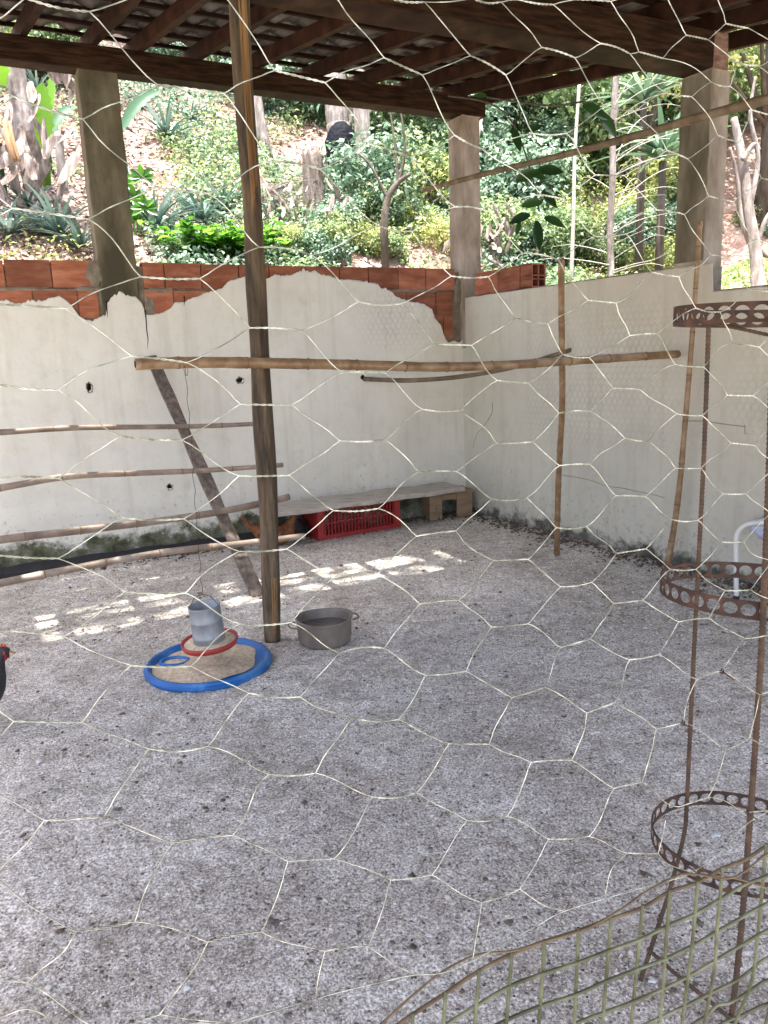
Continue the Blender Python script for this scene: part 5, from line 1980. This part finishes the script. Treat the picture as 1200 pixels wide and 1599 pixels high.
for (pts, r0, lab) in (([(60, 330), (38, 220), (28, 150), (14, 60)], .10, 'pale bare banana plant trunk at the far left, leaning'), ([(50, 300), (44, 200), (34, 130), (26, 60)], .07, 'thin pale banana trunk beside the leaning one at the far left'),
                       ([(100, 300), (95, 250), (92, 210)], .05, 'short dry banana stalk on the red bank left of the thick pillar')):
    t_ = thing('banana_plant', lab, 'banana plant')
    MB().tube(spline([at(x, y, 8.3) for x, y in pts], 5), [r0 * (1 - .02 * k) for k in range((len(pts) - 1) * 5 + 1)], 12).build('trunk', M['bark'], t_, smooth=True)
# heap of dead banana leaves: crumpled sheets
def crumple(name, label, px, py, d, n, size, mat, seed, spread=(.5, .6)):
    rr = random.Random(seed)
    c = at(px, py, d)
    t_ = thing(name, label, 'dead leaves', c)
    for k in range(n):
        vs, fs = [], []
        o = Vector((rr.gauss(0, spread[0] * .5), rr.gauss(0, .12), rr.gauss(0, spread[1] * .5)))
        L, w = size * rr.uniform(.6, 1.4), size * rr.uniform(.2, .45)
        R = Matrix.Rotation(rr.gauss(0, .45), 3, 'Y') @ Matrix.Rotation(rr.gauss(0, .4), 3, 'X') @ Matrix.Rotation(rr.uniform(-1, 1), 3, 'Z')
        for i in range(9):
            for j in range(5):
                x = (j / 4 - .5) * w * math.sin(PI * (i + 1.5) / 11)
                z = (i / 8 - .5) * L
                y = .25 * w * mnoise.noise(Vector((x * 12, z * 9, k * 3.1))) + .35 * abs(x)
                vs.append(tuple(o + R @ Vector((x, y, z))))
        for i in range(8):
            for j in range(4):
                a = i * 5 + j
                fs.append((a, a + 1, a + 6, a + 5))
        MB().add(vs, fs).build('dead_leaf', M[mat], t_, smooth=True)
    return t_


crumple('leaf_heap', 'heap of pale dead banana leaves at the far left above the wall', 24, 285, 7.9, 80, .30, 'straw', 4, (.58, .95))
t_ = thing('banana_sheath', 'tan split banana sheath standing in the heap of dead leaves', 'dead stem')
for dx_, w_ in ((0, .030), (7, .018)):
    MB().tube(spline([at(8 + dx_, 190, 7.35), at(14 + dx_, 220, 7.3), at(24 + dx_, 252, 7.3)], 5), [w_ * (.5 + .5 * math.sin(.3 + k * .25)) for k in range(11)], 9).build('sheath', M['straw_tan'], t_, smooth=True)
crumple('leaf_heap', 'curled dead leaf hanging left of the thick pillar top', 103, 122, 8.6, 4, .34, 'straw', 9, (.10, .10))
crumple('leaf_heap', 'pile of pale fallen leaves right of the corner pillar', 760, 375, 9.0, 46, .15, 'straw', 6, (.45, .35))
crumple('leaf_heap', 'dead pinkish leaves scattered on the bank below the stump', 470, 330, 8.8, 34, .13, 'straw', 7, (.55, .3))

# dry palm frond
p = on_hill(425, 330)
t_ = thing('dry_palm_frond', 'dry pale palm frond lying on the bank right of the wooden post', 'palm frond')
mb = MB()
c0 = at(405, 270, p.y - .1)
for k in range(46):
    f = k / 45
    b_ = c0.lerp(at(432, 318, p.y - .3), f * .6)
    a = -1.9 + 2.2 * f + random.gauss(0, .12)
    tip = b_ + Vector((math.cos(a) * .55, -.12, math.sin(a) * .5))
    mb.tube([b_, b_.lerp(tip, .5) + Vector((0, -.02, .03)), tip], [.005, .004, .001], 4, False)
mb.build('leaflets', M['straw'], t_)
MB().tube([at(398, 240, p.y), c0, at(440, 330, p.y - .3)], [.02, .018, .01], 8).build('rib', M['straw'], t_, smooth=True)


# tree trunks
def trunk(name, label, pts, r0, r1, d, mat='bark', cat='tree', crown=None, n=8, d2=None):
    t_ = thing(name, label, cat)
    P = spline([at(x, y, d + (0 if d2 is None else (d2 - d) * i / (len(pts) - 1))) for i, (x, y) in enumerate(pts)], n)
    foot_ = P[0]
    zf = hill1(foot_.x, foot_.y)
    if foot_.z > zf:
        P = [Vector((foot_.x, foot_.y, zf - .1))] + P
    k = len(P)
    rads = [(r0 + (r1 - r0) * i / (k - 1)) * (1 + .10 * mnoise.noise(Vector((i * .9, r0 * 50, 0)))) for i in range(k)]
    MB().tube(P, rads, 12).build('trunk', M[mat], t_, smooth=True)
    return t_, P


trunk('tree', 'pale slender tree trunk just right of the wooden post under the beam', [(418, 245), (408, 200), (402, 160), (396, 110)], .085, .07, 11)
trunk('tree', 'thick pale tree trunk with black sheeting round its foot behind the beam', [(536, 255), (530, 210), (526, 170), (522, 100)], .17, .15, 11)
trunk('tree', 'pale straight tree trunk right of the one with black sheeting', [(574, 300), (570, 250), (566, 200), (560, 90)], .12, .10, 10.5)
trunk('tree', 'thin grey tree trunk behind the black sheeting', [(548, 240), (549, 190), (550, 100)], .05, .04, 11.5)
t_ = thing('plastic_sheet', 'black plastic sheet wrapped round the foot of the thick pale trunk', 'sheet')
c = at(534, 228, 10.75)
MB().lathe([(.0, -.26), (.17, -.26), (.22, -.12), (.20, .05), (.16, .19), (.08, .26), (0, .27)], 18, lambda x, y, z: (c.x + x * (1 + .15 * math.sin(z * 20 + y * 9)), c.y + y * .8, c.z + z * 1.1)).build('sheet', M['black_bag'], t_, smooth=True)
M['black_bag'].node_tree.nodes['Principled BSDF'].inputs['Specular IOR Level'].default_value = .08
M['stump'] = simple('rotten_stump', [(.3, (.05, .038, .03)), (.5, (.13, .10, .085)), (.7, (.27, .225, .20))], 7, (3, 3, .7), .9, 1, .03)
# stump
c = at(489, 262, 9.6)
t_ = thing('tree_stump', 'grey-brown rotten stump on the bank between post and pale trunks', 'stump', c)
MB().lathe([(.14, -.5), (.12, -.1), (.115, .12), (.095, .17), (.05, .13), (0, .12)], 22, lambda x, y, z: (x * (1 + .16 * math.sin(7 * math.atan2(y, x))), y, z + (.05 * math.sin(5 * math.atan2(y, x)) if z > .15 else 0))).build('stump', M['stump'], t_, smooth=True)

# forked dark branch
t_, P = trunk('tree', 'dark forked sapling between the pale trunks and the corner pillar', [(600, 350), (606, 310), (622, 285), (640, 272)], .045, .02, 8.6, 'bark_dark')
for pts in ([(622, 285), (618, 240), (612, 190), (600, 110)], [(622, 290), (632, 240), (627, 180), (612, 130)], [(606, 312), (580, 260), (560, 240)]):
    MB().tube(spline([at(x, y, 8.6) for x, y in pts], 5), [.018 * (1 - .04 * k) for k in range((len(pts) - 1) * 5 + 1)], 7).build('branch', M['bark_dark'], t_, smooth=True)
# thin tree with long arching bare twigs right of the corner pillar
t_, P = trunk('tree', 'thin straight sapling with long pale arching twigs between corner and right pillar', [(955, 440), (953, 360), (957, 280), (958, 190), (966, 80)], .035, .028, 8.0, 'bark')
rr = random.Random(4)
for k in range(30):
    y0 = 430 - k * 9.3 + rr.uniform(-5, 5)
    sg = 1 if rr.random() < .68 else -1
    x1 = 957 + sg * rr.uniform(45, 135)
    rise = rr.uniform(10, 95) * (1 if sg > 0 else .55)
    dd = 8.0 + rr.uniform(-.9, .4)
    fr = rr.uniform(.35, .8)
    pts = [at(956, y0, 8.0), at(957 + (x1 - 957) * .35, y0 - rise * fr * .8, 8 + (dd - 8) * .35), at(957 + (x1 - 957) * .7, y0 - rise * (fr + .15), 8 + (dd - 8) * .7), at(x1, y0 - rise * (1 if rr.random() < .4 else fr), dd)]
    th = rr.uniform(.004, .008)
    MB().tube(spline(pts, 5), [th * (1 - .055 * q) for q in range(16)], 5).build('branch', M['twig'], t_, smooth=True)
trunk('tree', 'slender pale sapling left of the arching-twig tree', [(893, 420), (896, 330), (898, 240), (905, 130)], .022, .016, 8.3, 'twig')
trunk('tree', 'thin grey trunk seen above the high pole near the corner', [(735, 300), (744, 230), (760, 150)], .02, .015, 8.6, 'twig')
# forked trunk at the right edge
t_, P = trunk('tree', 'forked pale-barked tree beyond the right wall at the right edge', [(1184, 452), (1181, 400), (1170, 330), (1160, 250), (1146, 185)], .060, .030, 6.6, 'bark', d2=6.9)
for pts in ([(1181, 400), (1160, 350), (1150, 270), (1140, 230)], [(1170, 330), (1184, 250), (1172, 180), (1180, 120)], [(1180, 395), (1195, 345), (1215, 320)], [(1178, 380), (1200, 400), (1225, 380)], [(1160, 250), (1178, 225), (1186, 235)]):
    MB().tube(spline([at(x, y, 6.75) for x, y in pts], 6), [.024 * (1 - .03 * k) for k in range((len(pts) - 1) * 6 + 1)], 8).build('branch', M['bark'], t_, smooth=True)

# hanging dark glossy leaves near the corner
t_ = thing('leafy_twig', 'dark glossy leaves hanging on a twig below the high pole', 'twig')
mb = MB()
for (x, y, a, L) in ((806, 283, .5, .20), (820, 268, -.2, .16), (838, 268, .1, .2), (846, 300, -.7, .15), (815, 322, .3, .17), (828, 336, 3.3, .17), (838, 345, -1.5, .19), (850, 340, -.3, .16), (812, 345, -1.9, .10), (800, 200, -1.2, .16), (820, 205, .4, .14), (910, 165, -.4, .2), (935, 175, -.9, .2), (760, 150, 3.0, .1)):
    b_ = at(x, y, 6.1)
    d = Vector((math.cos(a), -.2, math.sin(a))).normalized()
    broad_leaf(mb, b_, d, L, L * .42, up=Vector((0, -1, .2)), droop=.2)
mb.build('leaves', M['leaf_dark'], t_, smooth=True)
MB().tube(spline([at(x, y, 6.15) for x, y in ((700, 150), (760, 160), (800, 190), (830, 270), (842, 330))], 5), .006, 6).build('twig', M['bark_dark'], t_, smooth=True)
MB().tube(spline([at(x, y, 6.2) for x, y in ((760, 152), (860, 165), (920, 160), (960, 190))], 5), .007, 6).build('twig', M['bark_dark'], t_, smooth=True)

# ---- shrubs behind the walls: rows that close the view
KIND = {'mixed': 'dense mid-green shrub', 'cool': 'cool-green glossy shrub', 'yellow': 'sunlit yellow-green shrub'}
rr = random.Random(77)
random.seed(5)
spots = []
for (where, x0, x1, y0, y1, n, s0, s1, wts) in (
        ('low on the bank right of the wooden post', 500, 700, 340, 415, 12, .45, .8, (5, 4, 2)),
        ('among the pale trunks under the beam', 560, 700, 190, 330, 12, .7, 1.2, (5, 3, 2)),
        ('high behind the pale trunks under the beam', 400, 690, 110, 175, 9, 1.0, 1.7, (5, 3, 2)),
        ('beside the wooden post on the bank', 420, 520, 330, 400, 3, .3, .5, (3, 4, 3)),
        ('just over the wall between the corner and the right pillar', 720, 1070, 340, 440, 24, .5, .9, (4, 5, 3)),
        ('on the slope between the corner and the right pillar', 730, 1070, 220, 340, 24, .8, 1.4, (4, 4, 3)),
        ('high up between the corner and the right pillar', 700, 1110, 110, 220, 20, 1.2, 2.2, (3, 2, 4)),
        ('at the top right beyond the right pillar', 1130, 1290, 60, 190, 12, 1.3, 2.2, (4, 1, 5)),
        ('at the top left behind the banana trunks', -80, 130, 95, 130, 6, .8, 1.2, (5, 2, 1)),
        ('high on the bank right of the thick pillar', 200, 400, 110, 140, 6, .7, 1.1, (5, 3, 1)),
        ('on the edge of the lawn at the right', 1150, 1220, 320, 370, 4, .3, .5, (3, 2, 2)),
        ('just over the wall by the broad-leaved bush', 210, 460, 395, 412, 4, .25, .4, (3, 3, 2))):
    for k in range(n):
        spots.append((where, rr.uniform(x0, x1), rr.uniform(y0, y1), rr.uniform(s0, s1), ('mixed', 'cool', 'yellow')[rr.choices((0, 1, 2), wts)[0]]))
for where, px, py, s, kind in spots:
    shrub(kind, px, py + 10 * s, s, KIND[kind] + ' ' + where, KIND[kind] + 's ' + where)

# ---- taller trees that fill the upper openings
def big_tree(label, px, py, d, h, blobs, n, leaf, mat, seed):
    b = at(px, py, d)
    z = hill1(b.x, b.y)
    t_ = thing('tree', label, 'tree', (b.x, b.y, z - .1))
    rr_ = random.Random(seed)
    bl = [(rr_.uniform(-1, 1) * blobs[0], rr_.uniform(-1, 1) * blobs[0] * .7, h * rr_.uniform(.35, 1.0), rr_.uniform(.5, 1) * blobs[1]) for _ in range(14)]
    me = crown_mesh('crown', bl, n, leaf, M[mat], seed)
    put('crown', me, t_)
    MB().tube([(0, 0, 0), (.05, 0, h * .4), (-.05, .05, h * .9)], [.10, .07, .03], 10).build('trunk', M['bark_dark'], t_, smooth=True)
    for x, y, z_, R in bl[:7]:
        MB().tube([(0, 0, h * .35), (x * .5, y * .5, (h * .35 + z_) / 2), (x, y, z_)], [.04, .025, .01], 6).build('limb', M['bark_dark'], t_, smooth=True)
    return t_


big_tree('leafy sunlit tree behind the gap between corner and right pillar', 850, 300, 12.5, 3.2, (2.0, .8), 9000, .085, 'leaf_yellow', 31)
big_tree('cool green tree left of the sunlit one behind the corner', 760, 300, 12, 3.0, (1.6, .8), 9000, .09, 'leaf_cool', 32)
big_tree('dense green tree just left of the right pillar, beyond the wall', 1010, 300, 11.5, 3.4, (1.5, .8), 9000, .085, 'leaf', 33)
big_tree('yellow-green tree right of the right pillar at the top right', 1190, 280, 10.5, 4.0, (1.5, .75), 10000, .075, 'leaf_yellow', 34)
big_tree('dense dark-green tree behind the pale trunks under the beam', 610, 300, 13.5, 3.0, (2.2, .9), 9000, .09, 'leaf', 35)
big_tree('green tree high on the bank behind the wooden post', 450, 200, 15, 3.0, (2.2, .9), 8000, .09, 'leaf', 36)
big_tree('green tree high on the bank above the bromeliads at the left', 180, 200, 15, 3.0, (3.2, .9), 9000, .09, 'leaf', 37)
big_tree('green tree at the far left top behind the banana stems', -20, 200, 13, 3.2, (2.2, .9), 8000, .09, 'leaf_cool', 38)
big_tree('tall green tree beyond the right edge of the view', 1400, 280, 12, 4.2, (2.4, 1.0), 8000, .09, 'leaf', 39)

# ---- unseen tree added above the roof to dim and dapple the sun patches
t_ = thing('tree', 'unseen tree added above the roof to dapple the sun on the open row', 'tree', tuple(W(6.6, 3.0, -.05)))
cc = [W(2.85 + dx_ * .75, 3.28 + .3 * math.sin(dx_ * 2), 10.0 + .25 * math.cos(dx_ * 3)) - W(6.6, 3.0, -.05) for dx_ in range(-3, 4)]
put('crown', crown_mesh('crown', [(c_.x, c_.y, c_.z, .75) for c_ in cc], 2700, .12, M['leaf'], 71), t_)
MB().tube([(0, 0, 0), (.05, 0, 5), tuple(cc[-1] * .55 + Vector((0, 0, 3.4))), tuple(cc[-1]), tuple(cc[3]), tuple(cc[0])], [.16, .13, .09, .05, .03, .015], 10).build('trunk', M['bark_dark'], t_, smooth=True)

# ---- strap-leaved clumps right of the corner (blade tufts left of the right pillar)
for (px, py, s, lab, d) in ((1035, 260, 1.5, 'tuft of long green strap leaves beside the right pillar', 8.4), (1005, 170, 1.3, 'upper tuft of strap leaves left of the right pillar', 9.0)):
    p = at(px, py, d)
    t_ = thing('strap_leaved_plant', lab, 'plant', p)
    put('blades', rosette_mesh(int(px), 40, .5, .05, 'leaf_cool'), t_, s=s)
    MB().tube([(0, 0, hill1(p.x, p.y) - p.z - .1), (0, 0, .05)], [.05, .04], 8).build('trunk', M['bark_dark'], t_, smooth=True)

# ---- litter, ground cover and grass (nobody could count them)
def scatter(name, n, sampler, leaf, mat, seed, aspect=.5, lift=.02, upright=False):
    r = np.random.default_rng(seed)
    x, y = sampler(r, n)
    z = hill(x, y) + lift * r.random(len(x))
    P = np.stack([x, y, z], -1)
    Nn = np.tile(np.array([[0, -.3, 1.0]]), (len(x), 1)) + r.normal(0, .35, (len(x), 3))
    if upright:
        Nn = np.tile(np.array([[.3, -1.0, .2]]), (len(x), 1)) + r.normal(0, .5, (len(x), 3))
    v, q = leaf_quads(P, Nn, leaf, r, aspect)
    o = link(name, quick_mesh(name, v, q), M[mat])
    return props(o, kind='stuff')


def bank(u0, u1, d0, d1, pw=1.3):
    def f(r, n):
        u = r.uniform(u0, u1, n)
        d = d0 + (d1 - d0) * r.random(n) ** pw
        return CN[0] + LD[0] * u - ND[0] * d, CN[1] + LD[1] * u - ND[1] * d
    return f


def clumped(base, thr, f, seed):
    def g(r, n):
        x, y = base(r, n * 2)
        k = fbm(x, y, [(f, 1.0), (f * 2.3, .6)], seed) > thr
        return x[k][:n], y[k][:n]
    return g


r_s = np.random.default_rng(44)
sp_ = room_pt(1.2, 6.5, .008)
SPt = []
while len(SPt) < 420:
    q = sp_(r_s)
    if q is not None:
        SPt.append(q)
sv_, sq_ = leaf_quads(np.array(SPt), np.tile(np.array([[0, 0, 3.0]]), (420, 1)), .035, r_s, .07, .03)
props(link('straw_bits', quick_mesh('straw_bits', sv_, sq_), M['litter']), kind='stuff')
scatter('leaf_litter', 22000, bank(1.6, 6.8, .2, 8, 1.0), .07, 'litter', 21, .45, .04)
scatter('leaf_litter', 20000, bank(-3.5, 6.5, .2, 7), .075, 'litter', 1, .45, .03)
scatter('ground_cover', 24000, clumped(bank(-3, 2.2, .2, 7), -.05, 1.6, 3), .055, 'leaf_cool', 2, .6, .22)
scatter('ground_cover', 26000, clumped(bank(-4, 2.4, .2, 7.5), .0, 1.4, 4), .055, 'leaf', 3, .55, .30)
scatter('ground_cover', 9000, clumped(bank(1.8, 6.5, .2, 8), .28, 1.3, 5), .05, 'leaf', 4, .55, .16)
scatter('ground_cover', 9000, clumped(bank(-4, 4, .2, 6), .25, 2.0, 6), .045, 'leaf_yellow', 5, .5, .30)
scatter('ground_cover', 9000, clumped(bank(2.7, 6, .15, 1.1), -.2, 2.0, 7), .035, 'grass', 6, .5, .10)


def lawn(r, n):
    v = r.uniform(-1.2, 5.5, n)
    o = .2 + 4.2 * r.random(n)
    return CN[0] + RD[0] * v + OD[0] * o, CN[1] + RD[1] * v + OD[1] * o


scatter('grass', 60000, lawn, .055, 'grass', 8, .12, .02, True)
scatter('grass', 14000, lawn, .045, 'grass', 9, .5, .02)
print('done')
